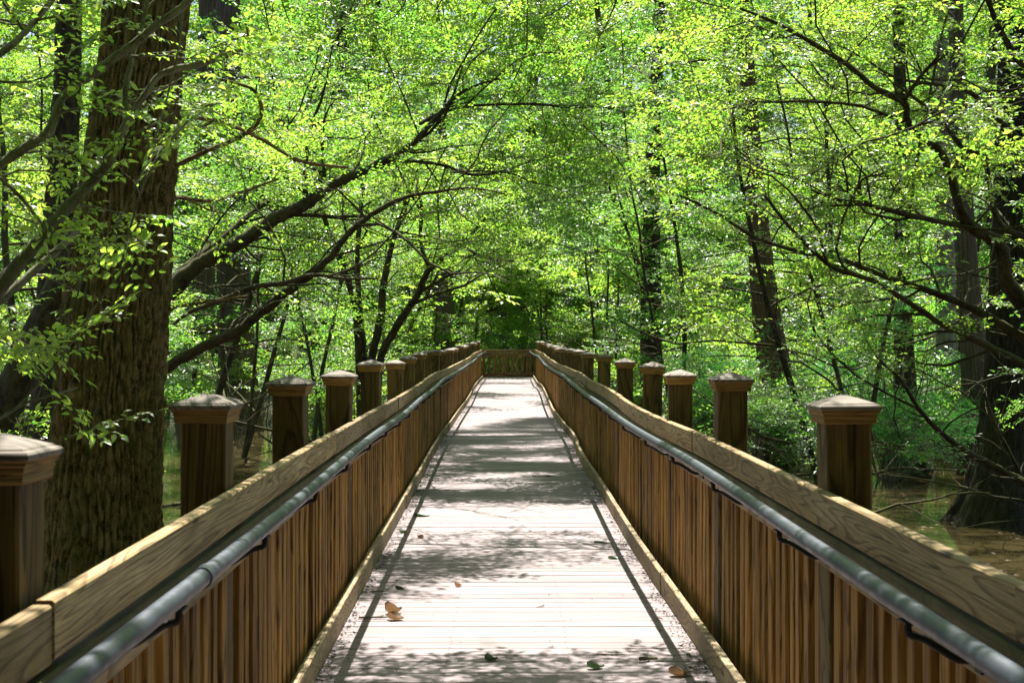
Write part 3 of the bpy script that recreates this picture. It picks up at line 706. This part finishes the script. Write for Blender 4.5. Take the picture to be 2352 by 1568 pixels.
# tree left of the frame whose limbs cross in front of the huge trunk
custom('foreground_tree', 'near tree at the left edge, its crooked limbs crossing in front of the huge trunk', 'bark_grey',
       [([(-420, 1900, 60), (-380, 1500, 52), (-330, 1100, 46), (-260, 900, 42), (-180, 800, 38)], 7.4, 7.4)],
       [([(-180, 810, 30), (-60, 735, 24), (0, 660, 21), (60, 590, 19), (125, 510, 17), (190, 440, 16), (250, 372, 14), (290, 285, 12), (335, 215, 9), (375, 168, 9), (450, 150, 10), (510, 130, 9), (556, 113, 7)], 7.4, 7.9),
        ([(290, 285, 9), (288, 215, 8), (305, 130, 7), (330, 50, 6), (350, -60, 5)], 7.7, 7.9),
        ([(-300, 600, 20), (-60, 425, 17), (0, 380, 15), (60, 338, 14), (112, 305, 14), (145, 225, 12), (215, 168, 13), (300, 108, 12), (360, 58, 11), (420, 15, 10), (480, -50, 8)], 7.3, 7.7),
        ([(-170, 800, 20), (-60, 740, 14), (0, 692, 12), (80, 622, 11), (150, 558, 10), (188, 528, 6)], 7.6, 8.4),
        ([(-250, 330, 10), (-80, 180, 10), (20, 110, 9), (80, 50, 7), (140, -20, 5)], 7.0, 7.6),
        ([(105, 530, 5), (85, 500, 5), (45, 450, 5), (-5, 405, 4)], 7.6, 7.2),
        ([(-120, 1010, 7), (0, 960, 5), (60, 925, 4), (130, 905, 3), (180, 890, 2)], 7.0, 7.4),
        ([(-150, 1150, 6), (-20, 1080, 5), (60, 1040, 3), (120, 1015, 2)], 6.6, 6.9)],
       T_NEAR, 'leaf', 33, np.array([-3.6, 7.4, -1.0]), sec_gap=.33, sec_len=(.3, .8), spray_gap=.2, sc=(.32, .6), start=.12, high=.9, fore=True, extra=5, back=.3, over=[((-3.5, 9.0, 4.5), (1.6, 8.7, 4.9), .035), ((-3.5, 7.6, 4.3), (1.9, 6.4, 4.5), .03), ((-3.5, 7.4, 4.6), (1.6, 5.2, 4.5), .03)])

# slender many-stemmed tree left of the boardwalk
custom('slender_tree', 'slender many-stemmed tree with thin dark stems fanning up behind the left railing', 'bark_dark',
       [],
       [([(836, 1160, 11), (826, 860, 10), (815, 700, 10), (792, 625, 9), (768, 560, 8), (742, 490, 7), (720, 400, 5)], 22, 21),
        ([(840, 1160, 10), (836, 860, 9), (826, 700, 8), (822, 600, 7), (826, 510, 6), (840, 400, 4)], 22, 22.5),
        ([(850, 1160, 12), (852, 860, 12), (872, 745, 11), (882, 650, 9), (902, 560, 7), (930, 470, 5), (950, 380, 3)], 22, 22),
        ([(862, 1160, 11), (870, 860, 11), (905, 760, 11), (958, 680, 9), (988, 618, 8), (1060, 562, 6), (1115, 500, 4)], 22, 21),
        ([(988, 618, 6), (967, 560, 6), (969, 480, 5), (958, 430, 3)], 21.5, 21),
        ([(1060, 562, 5), (1110, 590, 4), (1180, 600, 3)], 21, 20)],
       T_MID, 'leaf', 35, np.array([-2.2, 22, -1.0]), sec_gap=.3, sec_len=(.6, 1.5), spray_gap=.2, sc=(.45, .75), start=.38, high=.3, extra=10, ns=8,
       over=[((-2.4, 21.8, 7.0), (2.2, 22.6, 8.2), .03), ((-2.4, 21.8, 6.8), (1.6, 19.6, 7.6), .03), ((-2.3, 22, 8), (1.8, 25.5, 8.8), .03), ((-2.2, 22, 8.2), (1.2, 28.5, 9.6), .03), ((-2.3, 22, 8.6), (.6, 31.5, 10.4), .03), ((-2.3, 22, 8.9), (1.2, 35, 11.6), .03), ((-2.3, 22, 8.9), (-.8, 29.5, 10.6), .03)])

# crooked tree at the right edge
custom('crooked_tree', 'crooked dark tree at the right edge whose limbs zigzag up and left over the water', 'bark_dark',
       [([(2700, 1500, 60), (2600, 1150, 48), (2500, 900, 42), (2420, 780, 36), (2360, 705, 30)], 12.5, 12)],
       [([(2420, 780, 34), (2355, 700, 29), (2311, 643, 25), (2298, 565, 21), (2232, 524, 19), (2206, 478, 15), (2181, 394, 14), (2155, 340, 13), (2120, 322, 12), (2086, 280, 12), (2075, 235, 12), (2010, 202, 10), (1958, 158, 9), (1881, 108, 8), (1786, 55, 6), (1700, 20, 4)], 12.2, 11),
        ([(2076, 236, 8), (2095, 205, 6), (2122, 168, 6), (2158, 128, 4)], 11.4, 11),
        ([(2240, 525, 15), (2185, 514, 10), (2100, 497, 9), (1995, 471, 7), (1911, 456, 5), (1866, 437, 3)], 12, 11),
        ([(2075, 280, 6), (1975, 244, 5), (1861, 234, 5), (1751, 236, 3)], 11.5, 10.8),
        ([(1995, 471, 5), (1975, 440, 5), (1985, 410, 4), (2030, 400, 3)], 11.2, 11),
        ([(2480, 900, 18), (2352, 837, 14), (2235, 777, 12), (2165, 745, 11), (2100, 702, 10), (2012, 648, 9), (1921, 618, 8), (1881, 588, 7), (1811, 518, 6), (1756, 448, 4)], 11.8, 10.8),
        ([(2480, 830, 22), (2352, 777, 17), (2262, 722, 15), (2150, 674, 12), (2040, 637, 9), (1925, 594, 8), (1841, 580, 7), (1731, 543, 6), (1652, 493, 5), (1560, 448, 3)], 12.2, 12),
        ([(2450, 560, 14), (2352, 545, 11), (2290, 500, 9), (2262, 370, 8), (2210, 338, 8), (2160, 275, 8), (2100, 225, 6), (2050, 190, 4)], 13, 12.4),
        ([(2480, 380, 16), (2352, 330, 12), (2240, 220, 9), (2150, 195, 7), (2060, 180, 5), (1980, 130, 3)], 13.5, 12.5),
        ([(2460, 200, 14), (2352, 150, 12), (2310, 90, 10), (2280, 30, 8), (2260, -60, 6)], 12.5, 12)],
       T_MID + T_BIG, 'leaf', 37, np.array([5.85, 12.5, -1.0]), sec_gap=.24, sec_len=(.5, 1.5), spray_gap=.19, sc=(.36, .62), start=.15, high=.9, extra=18, back=.7, rs=.8, over=[((5.4, 13.2, 5.2), (-1.6, 13.5, 5.9), .05), ((5.4, 14.2, 6.2), (-.6, 18.5, 7.6), .05), ((5.4, 14.2, 6.8), (-.4, 22.5, 9.2), .04), ((5.4, 14.2, 6.8), (0, 27.5, 10.2), .04)])

custom('waterside_tree', 'thin crooked branches with fresh leaves leaning low over the water by the flared cypress', 'bark_dark',
       [], [([(2420, 1150, 12), (2286, 1072, 10), (2232, 1044, 9), (2163, 994, 7), (2113, 941, 6), (2068, 871, 5), (2007, 810, 3), (1960, 700, 2)], 15, 14),
            ([(2250, 1050, 6), (2130, 1035, 4), (2040, 1020, 3), (1990, 1005, 2)], 14.9, 14),
            ([(2360, 1130, 6), (2330, 1060, 5), (2290, 980, 4), (2260, 900, 3)], 15, 15)],
       T_MID, 'leaf_deep', 39, np.array([5.4, 15, -1.0]), sec_gap=.22, sec_len=(.4, 1.1), spray_gap=.2, sc=(.35, .6), start=.15, high=.3, extra=6, ns=8)

# ------------------------------------------------------------------ straight swamp trunks
def cypress(name, label, px, Y, bark_, seed, nf=30, flute=.5, top=22, crown=True, ns=120, group=None, depth=.018, nh=14, zc=(8, 19), needle=True, hi=.45):
    r = np.random.default_rng(seed); tg, cg = GM(), GM()
    P = [at(a, b, Y) for a, b, w in px]; Rr = [w / FD * Y for a, b, w in px]
    d = P[-1] - P[-2]; d = d / d[2] if d[2] > .05 else np.array([0, 0, 1.0]); d[:2] *= .4; z = P[-1][2]
    if z < top:
        P += [P[-1] + d * (top - z) * .5, P[-1] + d * (top - z)]; Rr += [Rr[-1] * .75, Rr[-1] * .3]
    k = len(P); n = 130; Ps = smooth_path(P, n); Rs = np.interp(np.linspace(0, k - 1, n), np.arange(k), Rr)
    trunk_tube(tg, Ps, Rs, ns, furrow_disp(r, nf, depth, flute, .9, 7))
    if crown:
        limbs = []
        for q in range(nh):
            zz = r.uniform(*zc); i = np.argmin(np.abs(Ps[:, 2] - zz)); a = r.uniform(0, 6.28)
            w = wander(r, Ps[i], (math.cos(a), math.sin(a), r.uniform(-.1, .35)), r.uniform(2, 4.2), 8, .12)
            rr = np.linspace(.05, .012, len(w)); tube(tg, w, rr, 5); limbs.append((w, rr))
        clothe(tg, cg, r, limbs, T_NEEDLE if needle else T_FAR, .5, (.7, 1.6), .3, (.6, 1.05), .15, high=hi, drop=.25)
    b = Ps[0].copy(); b[2] = -1
    return tree(name, label, bark_, None, tg, cg, group, b, 'tree', 'needle' if needle else 'leaf_deep')
def col(x, Y, rb, rt, dx=0):                 # a column: base at the water line, up past the top of the picture
    wy = 781 + 2.56 / Y * FD
    return [(x + dx * 0, wy + 40, rb * 1.7), (x, wy - .25 * (wy - 781), rb * 1.15), (x + dx * .15, 790, rb), (x + dx * .5, 420, (rb + rt) / 2), (x + dx, 0, rt)]
cypress('cypress_tree', 'dark cypress trunk with a widely flared base standing in the water at the right edge', [(2282, 1260, 130), (2290, 1195, 98), (2300, 1110, 76), (2308, 1020, 62), (2316, 900, 54), (2322, 700, 48), (2328, 400, 43), (2335, 0, 38)], 20, 'bark_black', 41, 34, .35, ns=200, depth=.03)
cypress('cypress_tree', 'reddish cypress trunk rising from the water right of the boardwalk', [(1792, 1060, 66), (1792, 1020, 50), (1790, 950, 42), (1782, 850, 35), (1767, 760, 33), (1756, 680, 31), (1745, 560, 27), (1736, 430, 23), (1726, 300, 20), (1715, 150, 17), (1705, 0, 15)], 33, 'bark_red', 42, 26, .4, ns=150, depth=.03)
cypress('cypress_tree', 'broad grey cypress trunk standing in the water between the second and third left posts', [(545, 1030, 66), (545, 985, 54), (545, 900, 48), (545, 800, 44), (540, 700, 40), (530, 400, 32), (525, 0, 26)], 40, 'bark_cypress', 43, 28, .3, ns=150, depth=.03)
cypress('cypress_tree', 'grey cypress trunk just left of the broad one beyond the left railing', [(450, 1015, 52), (452, 960, 42), (455, 850, 36), (462, 700, 32), (470, 400, 27), (480, 0, 22)], 43, 'bark_cypress', 44, 26, .3, depth=.03)
cypress('cypress_tree', 'bare grey-brown cypress trunk standing just left of the far end of the boardwalk', [(1028, 925, 38), (1026, 850, 30), (1024, 780, 27), (1020, 680, 24), (1018, 560, 20)], 60, 'bark_cypress', 45, 24, .3, depth=.03, top=11)
cypress('cypress_tree', 'dark trunk directly behind the railing at the far end of the boardwalk', [(1206, 920, 24), (1206, 780, 18), (1204, 650, 16), (1203, 600, 13)], 62, 'bark_dark', 46, 24, .3, depth=.02, top=8, crown=False)
cypress('cypress_tree', 'broad shaded trunk behind the left half of the far end railing', [(1140, 930, 34), (1140, 780, 24), (1138, 650, 21), (1136, 600, 17)], 66, 'bark_dark', 47, 24, .3, depth=.02, top=8, crown=False)
cypress('gum_tree', 'dark trunk clad in leaves standing right of the boardwalk near its middle', [(1500, 1010, 34), (1498, 850, 26), (1495, 700, 23), (1497, 500, 19), (1503, 300, 16), (1515, 0, 13)], 38, 'bark_dark', 48, 24, .3, depth=.03, needle=False, zc=(2, 14), nh=22)
cypress('gum_tree', 'pale grey trunk left of the flared cypress at the right edge', [(2255, 1090, 44), (2250, 980, 36), (2240, 850, 31), (2228, 700, 27), (2215, 520, 24), (2205, 300, 20), (2195, 0, 17)], 27, 'bark_cypress', 49, 26, .3, depth=.012, needle=False)
cypress('gum_tree', 'dark furrowed trunk behind the huge one at the top left corner', [(95, 1300, 60), (105, 1100, 46), (130, 600, 36), (148, 300, 31), (160, 0, 28)], 19, 'bark_dark', 50, 30, .2, depth=.03, needle=False, nh=8)
cypress('gum_tree', 'dark mossy trunk leaning left beyond the left edge of the huge trunk', [(-30, 1150, 46), (10, 950, 38), (70, 800, 32), (125, 680, 29), (165, 580, 26), (215, 430, 22), (240, 200, 18)], 17, 'bark_dark', 51, 18, .2, depth=.008, top=9, needle=False, crown=False)
cypress('gum_tree', 'thin grey trunk high at the upper right behind the zigzag limbs', col(2175, 31, 24, 19, -10), 31, 'bark_grey', 52, 20, .2, depth=.01, needle=False, nh=8)
cypress('cypress_tree', 'dark fluted stump-like cypress base in the water between the reddish and flared cypresses', [(2085, 1120, 64), (2085, 1075, 50), (2082, 1000, 34), (2080, 930, 26), (2075, 700, 19), (2070, 300, 15), (2065, 0, 12)], 28, 'bark_dark', 53, 26, .55, depth=.03)

# ------------------------------------------------------------------ leafy understorey of the flooded forest
def understorey(seed, x, y, H, spread, nl, T, leafmat, label, group, lean=(0, 0), sg=.3, sc=(.6, 1.0), name='understorey_tree', bark_='bark_dark', high=.3, sec=(.8, 2.0), lo=.12, spg=.24, kill=.96):
    r = np.random.default_rng(seed); tg, cg = GM(), GM(); base = np.array([x, y, -1.0]); limbs = []
    n_st = r.integers(1, 4)
    for s_ in range(n_st):
        a0 = r.uniform(0, 6.28); b = base + np.array([math.cos(a0), math.sin(a0), 0]) * .15 * (n_st > 1) - [0, 0, .3]
        d = np.array([lean[0] + r.normal(0, .12), lean[1] + r.normal(0, .12), 1.0]); st = wander(r, b, d, H * r.uniform(.85, 1.1), 14, .06, .3)
        r0 = H * r.uniform(.004, .008); rad = np.linspace(r0, r0 * .25, len(st)); tube(tg, smooth_path(st, 40), np.interp(np.linspace(0, 14, 40), range(15), rad), 9, 0, rough_disp(r, .1)); limbs.append((st[5:], rad[5:]))
        for k in range(nl // n_st):
            i = int(len(st) * (lo + (1 - lo) * (k + r.random()) / (nl // n_st + .01))); i = min(max(i, 1), len(st) - 2)
            a = r.uniform(0, 6.28); L = spread * (1.0 - .45 * i / len(st)) * r.uniform(.6, 1.15)
            q = wander(r, st[i], (math.cos(a), math.sin(a), r.uniform(.05, .6)), L, 9, .16, .05, .15)
            rr = np.linspace(rad[i] * .55, .006, len(q)); tube(tg, q, rr, 6); limbs.append((q, rr))
    clothe(tg, cg, r, limbs, T, sg, sec, spg, sc, .15, high=high, kill=kill, secr=.014)
    root = thing(name, label, 'tree', tuple(base), group)
    tg.build('trunk', bark_, root, base)
    if cg.n: cg.build('crown', [leafmat, 'twig'], root, base)
LB = 'leafy understorey tree in the flooded forest %s'
und = []
rr = np.random.default_rng(77)
left = [(-4.6, 20, 9, 3.4), (-7.5, 22, 10, 3.8), (-3.6, 27, 8, 3.2), (-6.0, 31, 10, 4), (-10.5, 30, 11, 4.2), (-3.4, 35, 9, 3.6), (-8.5, 38, 11, 4.2), (-4.5, 43, 10, 4), (-13.5, 42, 12, 4.6), (-7, 48, 11, 4.4), (-3.2, 52, 9, 3.4), (-11, 55, 13, 4.6), (-17, 52, 13, 5), (-6, 59, 13, 4.6)]
right = [(4.2, 17.5, 8, 3.0), (7.6, 18.5, 9, 3.4), (6.0, 23.5, 9, 3.6), (9.5, 25, 10, 4), (3.6, 30, 9, 3.4), (7, 30.5, 10, 3.8), (12, 35, 12, 4.4), (4.6, 37, 10, 4), (8.8, 41, 12, 4.2), (3.5, 45, 9, 3.6), (14.5, 46, 13, 4.8), (6.5, 50, 12, 4), (11, 54.0, 13, 4.6), (18, 55, 14, 5)]
end = [(-1.5, 57.5, 8, 3.4), (1.8, 58.5, 9, 3.8), (4.5, 62, 12, 4.4), (-3, 66, 13, 4.6), (0.5, 69, 14, 5), (9, 66, 14, 5), (-10, 68, 14, 5), (15, 70, 15, 5.4), (-17, 72, 15, 5.4)]
sd_ = 100
for lst, side in ((left, 'left of the boardwalk'), (right, 'right of the boardwalk'), (end, 'beyond the far end of the boardwalk')):
    for (x, y, H, sp) in lst:
        sd_ += 1; far = y > 33
        understorey(sd_, x, y, H, sp, 15 if not far else 17, T_FAR if far else T_MID, ('leaf', 'leaf', 'leaf_deep')[sd_ % 3], LB % side, 'leafy understorey trees ' + side,
                    lean=(-.10 * np.sign(x) if abs(x) < 6 else 0, 0), sg=.40 if not far else .5, sc=(.55, .95) if not far else (.8, 1.4), spg=.195 if not far else .26, high=.25)
# shrubs at the water line
def shrub(seed, x, y, h, w, T, leafmat, label, group=None, sc=(.4, .7), nl=16, sg=.28):
    r = np.random.default_rng(seed); tg, cg = GM(), GM(); base = np.array([x, y, -1.0]); limbs = []
    for k in range(nl):
        a = r.uniform(0, 6.28); e = r.uniform(.25, 1.4)
        q = wander(r, base + [math.cos(a) * .12, math.sin(a) * .12, -.1], (math.cos(a) * w / h * e, math.sin(a) * w / h * e, 1.0), h * r.uniform(.6, 1.1), 8, .15, .02)
        q_r = np.linspace(.014, .004, len(q)); tube(tg, q, q_r, 5); limbs.append((q, q_r))
    clothe(tg, cg, r, limbs, T, sg, (.25, .8), .2, sc, .2, high=.5, secr=.006, fore=y > 12)
    root = thing('shrub', label, 'shrub', tuple(base), group)
    tg.build('stems', 'bark_grey', root, base); cg.build('foliage', [leafmat, 'bark_grey'], root, base)
SH = 'bright leafy shrub growing out of the water beyond the %s railing'
k_ = 300
for (x, y, h, w) in [(-4.3, 13.6, 1.9, .8), (-11.5, 29, 2.8, 1.8), (-8.8, 40, 3.2, 2), (-5.2, 42, 3.0, 1.8), (-6.8, 35.5, 2.6, 1.5), (-14, 39, 3.2, 2), (-3.0, 36, 2.2, 1.2), (-9.5, 34, 3, 1.8), (-4.2, 38, 2.8, 1.6), (-7.5, 43.5, 3.2, 1.8), (-3.2, 46.5, 3, 1.6), (-12, 47, 3.4, 2.2), (-5.5, 53, 3.4, 2)]:
    k_ += 1; shrub(k_, x, y, h, w, T_MID if y < 30 else T_FAR, 'leaf' if k_ % 2 else 'leaf_deep', SH % 'left', 'shrubs in the water beyond the left railing', (.4, .7) if y < 30 else (.55, .9))
for (x, y, h, w) in [(5.6, 26.5, 2.6, 1.4), (4.4, 30, 3.0, 1.7), (7.4, 31, 3.2, 1.8), (4.9, 33.5, 3.2, 1.8), (8.0, 35, 3.2, 2.0), (10.5, 30, 3, 1.8), (5.2, 31, 3, 1.7), (3.2, 34, 2.8, 1.4), (9.5, 33, 3.0, 1.8), (6.5, 36.5, 3, 1.8), (3.4, 41, 3, 1.6), (11.5, 40, 3.2, 2), (5.6, 45, 3.2, 1.8), (8.5, 47.5, 3.4, 2.2), (3.6, 50, 2.8, 1.4), (13, 51, 3.6, 2.4)]:
    k_ += 1; shrub(k_, x, y, h, w, T_MID if y < 30 else T_FAR, 'leaf' if k_ % 3 == 0 else 'leaf_deep', SH % 'right', 'shrubs in the water beyond the right railing', (.4, .7) if y < 30 else (.55, .9))
for (x, y, h, w) in [(-1.6, 56.5, 2.6, 1.6), (.5, 57.5, 3.4, 1.8), (2.2, 57, 2.8, 1.6), (-.4, 60, 4.4, 2.2), (3.2, 60.5, 4.6, 2.4), (-3.2, 59, 4, 2.2)]:
    k_ += 1; shrub(k_, x, y, h, w, T_FAR, 'leaf_deep' if k_ % 2 else 'leaf', 'leafy shrub behind the railing at the far end of the boardwalk', 'shrubs behind the far end railing', (.5, .9))
# feathery cypress saplings
for i, (x, y, h, w, lab) in enumerate([(6.9, 26, 4.2, 2.2, 'feathery green cypress sapling in front of the pale grey trunk on the right'), (5.2, 28.5, 3.4, 2.0, 'feathery green cypress sapling just right of the reddish cypress trunk')]):
    shrub(360 + i, x, y, h, w, T_NEEDLE, 'needle', lab, None, (.5, .9), 18, .22)

# far-off wood that closes every view
r = np.random.default_rng(500); g = GM()
n = 24000; yy = r.uniform(70, 110, n); xx = r.uniform(-1, 1, n) * (.42 * yy + 6); zz = -1 + (r.random(n) ** .8) * (.27 * yy + 5)
kp = (np.sin(xx * .55 + 2 * np.sin(zz * .35 + yy * .1)) + np.sin(zz * .8 + yy * .33 + 1.7 * np.sin(xx * .3)) + r.normal(0, .7, n)) > np.where(zz > .14 * yy, -.2, -1.5)
P = np.stack([xx, yy, zz], 1)[kp]; D = r.normal(0, 1, P.shape) * [1, 1, .5]
ti = r.integers(0, 3, len(P))
for q in range(3):
    m_ = ti == q; place_sprays(g, T_FAR[q], P[m_], D[m_], r.uniform(1.6, 3.0, m_.sum()), r.normal(0, .5, m_.sum()))
for k in range(70):
    y = r.uniform(68, 120); x = r.uniform(-.42, .42) * y; q = wander(r, (x, y, -1.2), (r.normal(0, .05), 0, 1), 30, 10, .03, .3)
    tube(g, q, np.linspace(r.uniform(.2, .45), .08, len(q)), 8, 1)
tag(g.build('distant_forest', ['leaf', 'bark_dark']), 'distant mass of green forest closing the view behind the trees', 'forest', kind='stuff')

r = np.random.default_rng(510); g = GM(); n = 15000  # unseen foliage behind and above the camera, added to cut the sky light
P = np.stack([r.uniform(-18, 18, n), r.uniform(-20, 4.5, n), r.uniform(-.5, 14, n)], 1)
k = (np.linalg.norm((P - [0, 0, 1.5]) * [1, .8, 1], axis=1) > 5.5) & ((P[:, 1] < 1.0) | (P[:, 2] > 5.5)) & ((P[:, 1] < -1) | (np.abs(P[:, 0]) > 8) | (P[:, 2] > 5.5))
k &= (P[:, 2] > 5.5) | (r.random(n) < .5)
P = P[k]; D = r.normal(0, 1, P.shape) * [1, 1, .4]; ti = r.integers(0, 3, len(P))
for q in range(3):
    m_ = ti == q; place_sprays(g, T_FAR[q], P[m_], D[m_], r.uniform(1.2, 2.4, m_.sum()), r.normal(0, .4, m_.sum()))
tag(g.build('added_shade_canopy', ['leaf_deep', 'bark_dark']), 'unseen mass of foliage added around and above the near end of the boardwalk for shade', 'forest', kind='stuff')
g = GM(); xs = np.linspace(-200, 200, 81); ys = np.concatenate([[61], np.linspace(66, 400, 40)]); V = []
for a in ys:
    for b in xs: V.append((b, a + 2.5 * math.sin(b * .21) + 1.3 * math.sin(b * .53 + 1), (-1.15 if a == 61 else -.75 + .12 * math.sin(b * .4 + a * .3))))
F = [(i * 81 + j, i * 81 + j + 1, (i + 1) * 81 + j + 1, (i + 1) * 81 + j) for i in range(len(ys) - 1) for j in range(80)]
g.add(V, F, None, 0, True); tag(g.build('ground', 'ground'), 'dark leaf-strewn forest floor beyond the water', None, kind='structure')

# ------------------------------------------------------------------ bits on the deck
def debris_leaf(name, label, x, y, L, rot, curl, matk, wd=.32, group=None, parts=1):
    r = np.random.default_rng(int(abs(x * 1000) + y * 77)); g = GM(); nx, ny = 9, 5
    u = np.linspace(0, 1, nx); v = np.linspace(-1, 1, ny); V = []
    for a in u:
        w = L * wd * math.sin(math.pi * min(1, a * .93 + .05)) ** .8
        for b in v:
            V.append((a * L - L / 2, b * w, abs(b) ** 1.5 * L * curl * (.6 + .4 * math.sin(a * 5)) + (a - .5) ** 2 * L * curl * 1.2 + .004))
    V = np.array(V); V[:, 2] += r.normal(0, L * .012, len(V)); V[:, 2] -= V[:, 2].min() - .001
    c, s = math.cos(rot), math.sin(rot); X = V[:, 0] * c - V[:, 1] * s; Yv = V[:, 0] * s + V[:, 1] * c
    z0 = float(dz(y)); V = np.stack([X + x, Yv + y, V[:, 2] + z0], 1)
    F = [(i * ny + j, (i + 1) * ny + j, (i + 1) * ny + j + 1, i * ny + j + 1) for i in range(nx - 1) for j in range(ny - 1)]
    g.add(V, F, None, 0, True)
    o = g.build(name, matk, None, (x, y, z0)); o.location = (x, y, z0); tag(o, label, 'leaf', group); return o
debris_leaf('dead_leaf', 'curled brown dead leaf on sunlit planks near the left toe board, upper of two', -.66, 8.16, .10, .4, .6, 'dead_leaf', .42)
debris_leaf('dead_leaf', 'flatter tan dead leaf just in front of the curled brown one on the left', -.63, 7.95, .095, -.3, .45, 'dead_leaf', .36)
debris_leaf('dead_leaf', 'pale tan leaf lying in the shade at the lower right corner of the deck', .80, 6.62, .11, .2, .35, 'dead_leaf', .34)
debris_leaf('dead_leaf', 'small rust leaf in the middle distance near the left toe board', -.70, 11.3, .07, 1.0, .4, 'dead_leaf', .4)
debris_leaf('dead_leaf', 'small curled leaf in the shade band left of the deck centre', -.32, 9.05, .05, .6, .5, 'dead_leaf', .4)
debris_leaf('green_leaf', 'pale green fallen leaf lying at the left edge of the deck in the middle distance', -.775, 12.7, .15, .1, .15, 'fallen_leaf', .3)
debris_leaf('green_leaf', 'small green leaf beside the left toe board, just before the pale green one', -.86, 11.6, .08, .9, .3, 'fallen_leaf')
debris_leaf('green_leaf', 'fallen green leaf on a broken twig at the left shade band', -.68, 8.95, .07, .5, .3, 'fallen_leaf')
debris_leaf('green_leaf', 'green leaf at the bottom of the deck left of centre, in shade', -.085, 6.93, .065, .3, .5, 'fallen_leaf')
debris_leaf('green_leaf', 'green leaf at the bottom of the deck right of centre, in shade', .415, 6.77, .085, .2, .4, 'fallen_leaf')
debris_leaf('green_leaf', 'green leaf lying near the right toe board at the far side of the shade band', .76, 10.2, .09, .1, .2, 'fallen_leaf')
debris_leaf('green_leaf', 'long green leaf lying across the shade band near the right toe board', .74, 11.0, .16, 0, .1, 'fallen_leaf', .2)
def twig(label, x, y, L, rot, rad, kinks):
    r = np.random.default_rng(int(y * 100)); g = GM(); q = wander(r, (-L / 2, 0, .006 + rad), (1, 0, 0), L, 7, kinks, 0, 1.0); q[:, 2] = rad + .002 + np.abs(r.normal(0, .002, len(q)))
    c, s = math.cos(rot), math.sin(rot); z0 = float(dz(y)); P = np.stack([q[:, 0] * c - q[:, 1] * s + x, q[:, 0] * s + q[:, 1] * c + y, q[:, 2] + z0], 1)
    tube(g, P, np.linspace(rad, rad * .5, len(P)), 6)
    k = wander(r, P[3], (math.cos(rot + .8), math.sin(rot + .8), 0), L * .35, 3, .2, 0, 1.0); k[:, 2] = P[3][2]; tube(g, k, rad * .5, 5)
    o = g.build('twig', 'bark_grey', None, (x, y, z0)); o.location = (x, y, z0); tag(o, label, 'twig')
twig('pale stick lying between the two dead leaves near the left toe board', -.74, 7.98, .2, .05, .007, .05)
twig('thin forked twig lying on the bright planks right of the deck centre', .22, 8.34, .12, .5, .003, .25)
twig('short thick dark stick at the lower right of the deck near the toe board', .68, 6.92, .09, .1, .011, .05)
twig('long thin twig lying in the shade at the lower right of the deck', .52, 7.05, .17, .02, .004, .06)
twig('forked broken twig on the left shade band beside a green leaf', -.78, 8.87, .17, .4, .004, .2)
twig('dark twig lying across the middle distance of the deck right of centre', .42, 16.3, .3, .05, .008, .2)
# crumbs and specks: uncountable litter
r = np.random.default_rng(900); g = GM(); n = 4200
y = 5.5 + 40 * r.random(n) ** 1.7; e = r.random(n) < .8; sgn = np.where(r.random(n) < .5, -1, 1)
xt = np.where(sgn < 0, toe(-1, y), toe(1, y)); x = np.where(e, xt - sgn * np.minimum(np.abs(r.exponential(.035, n)), .3) - sgn * .006, r.uniform(-.85, .85, n))
P = np.stack([x, y, dz(y) + .003], 1); a = r.uniform(0, 6.28, n); D = np.stack([np.cos(a), np.sin(a), r.uniform(0, .5, n)], 1); D /= np.linalg.norm(D, axis=1)[:, None]
Nn = np.stack([r.normal(0, .5, n), r.normal(0, .5, n), np.ones(n)], 1); Nn /= np.linalg.norm(Nn, axis=1)[:, None]
V, F = leaf_geo(P, D, Nn, r.uniform(.008, .034, n) * np.where(e, 1.0, .6), .2, False); g.add(V, F[0])
tag(g.build('leaf_litter', 'litter'), 'fine brown leaf crumbs and specks gathered along the toe boards', 'litter', kind='stuff')
# leaves and scum afloat
n = 10000; y = r.uniform(9, 60, n); x = r.uniform(-.42, .42, n) * y; m_ = (np.abs(x) > 1.6) & (np.sin(x * 1.3 + 2 * np.sin(y * .5)) + np.sin(y * 1.7 + x) + r.normal(0, .5, n) > .6)
x, y = x[m_], y[m_]; n = len(x); P = np.stack([x, y, np.full(n, -.994)], 1); a = r.normal(0, .5, n); D = np.stack([np.cos(a), np.sin(a), np.zeros(n)], 1)
V, F = leaf_geo(P, D, np.tile([0, 0, 1.0], (n, 1)), r.uniform(.03, .11, n), .22, False); V[:, 2] = np.maximum(V[:, 2], -.996); g = GM(); g.add(V, F[0])
tag(g.build('floating_litter', 'dead_leaf'), 'scattered pale leaves and scum floating on the swamp water', 'litter', kind='stuff')
print('OBJECTS', len(bpy.data.objects), 'POLYS', sum(len(o.data.polygons) for o in bpy.data.objects if o.type == 'MESH'))
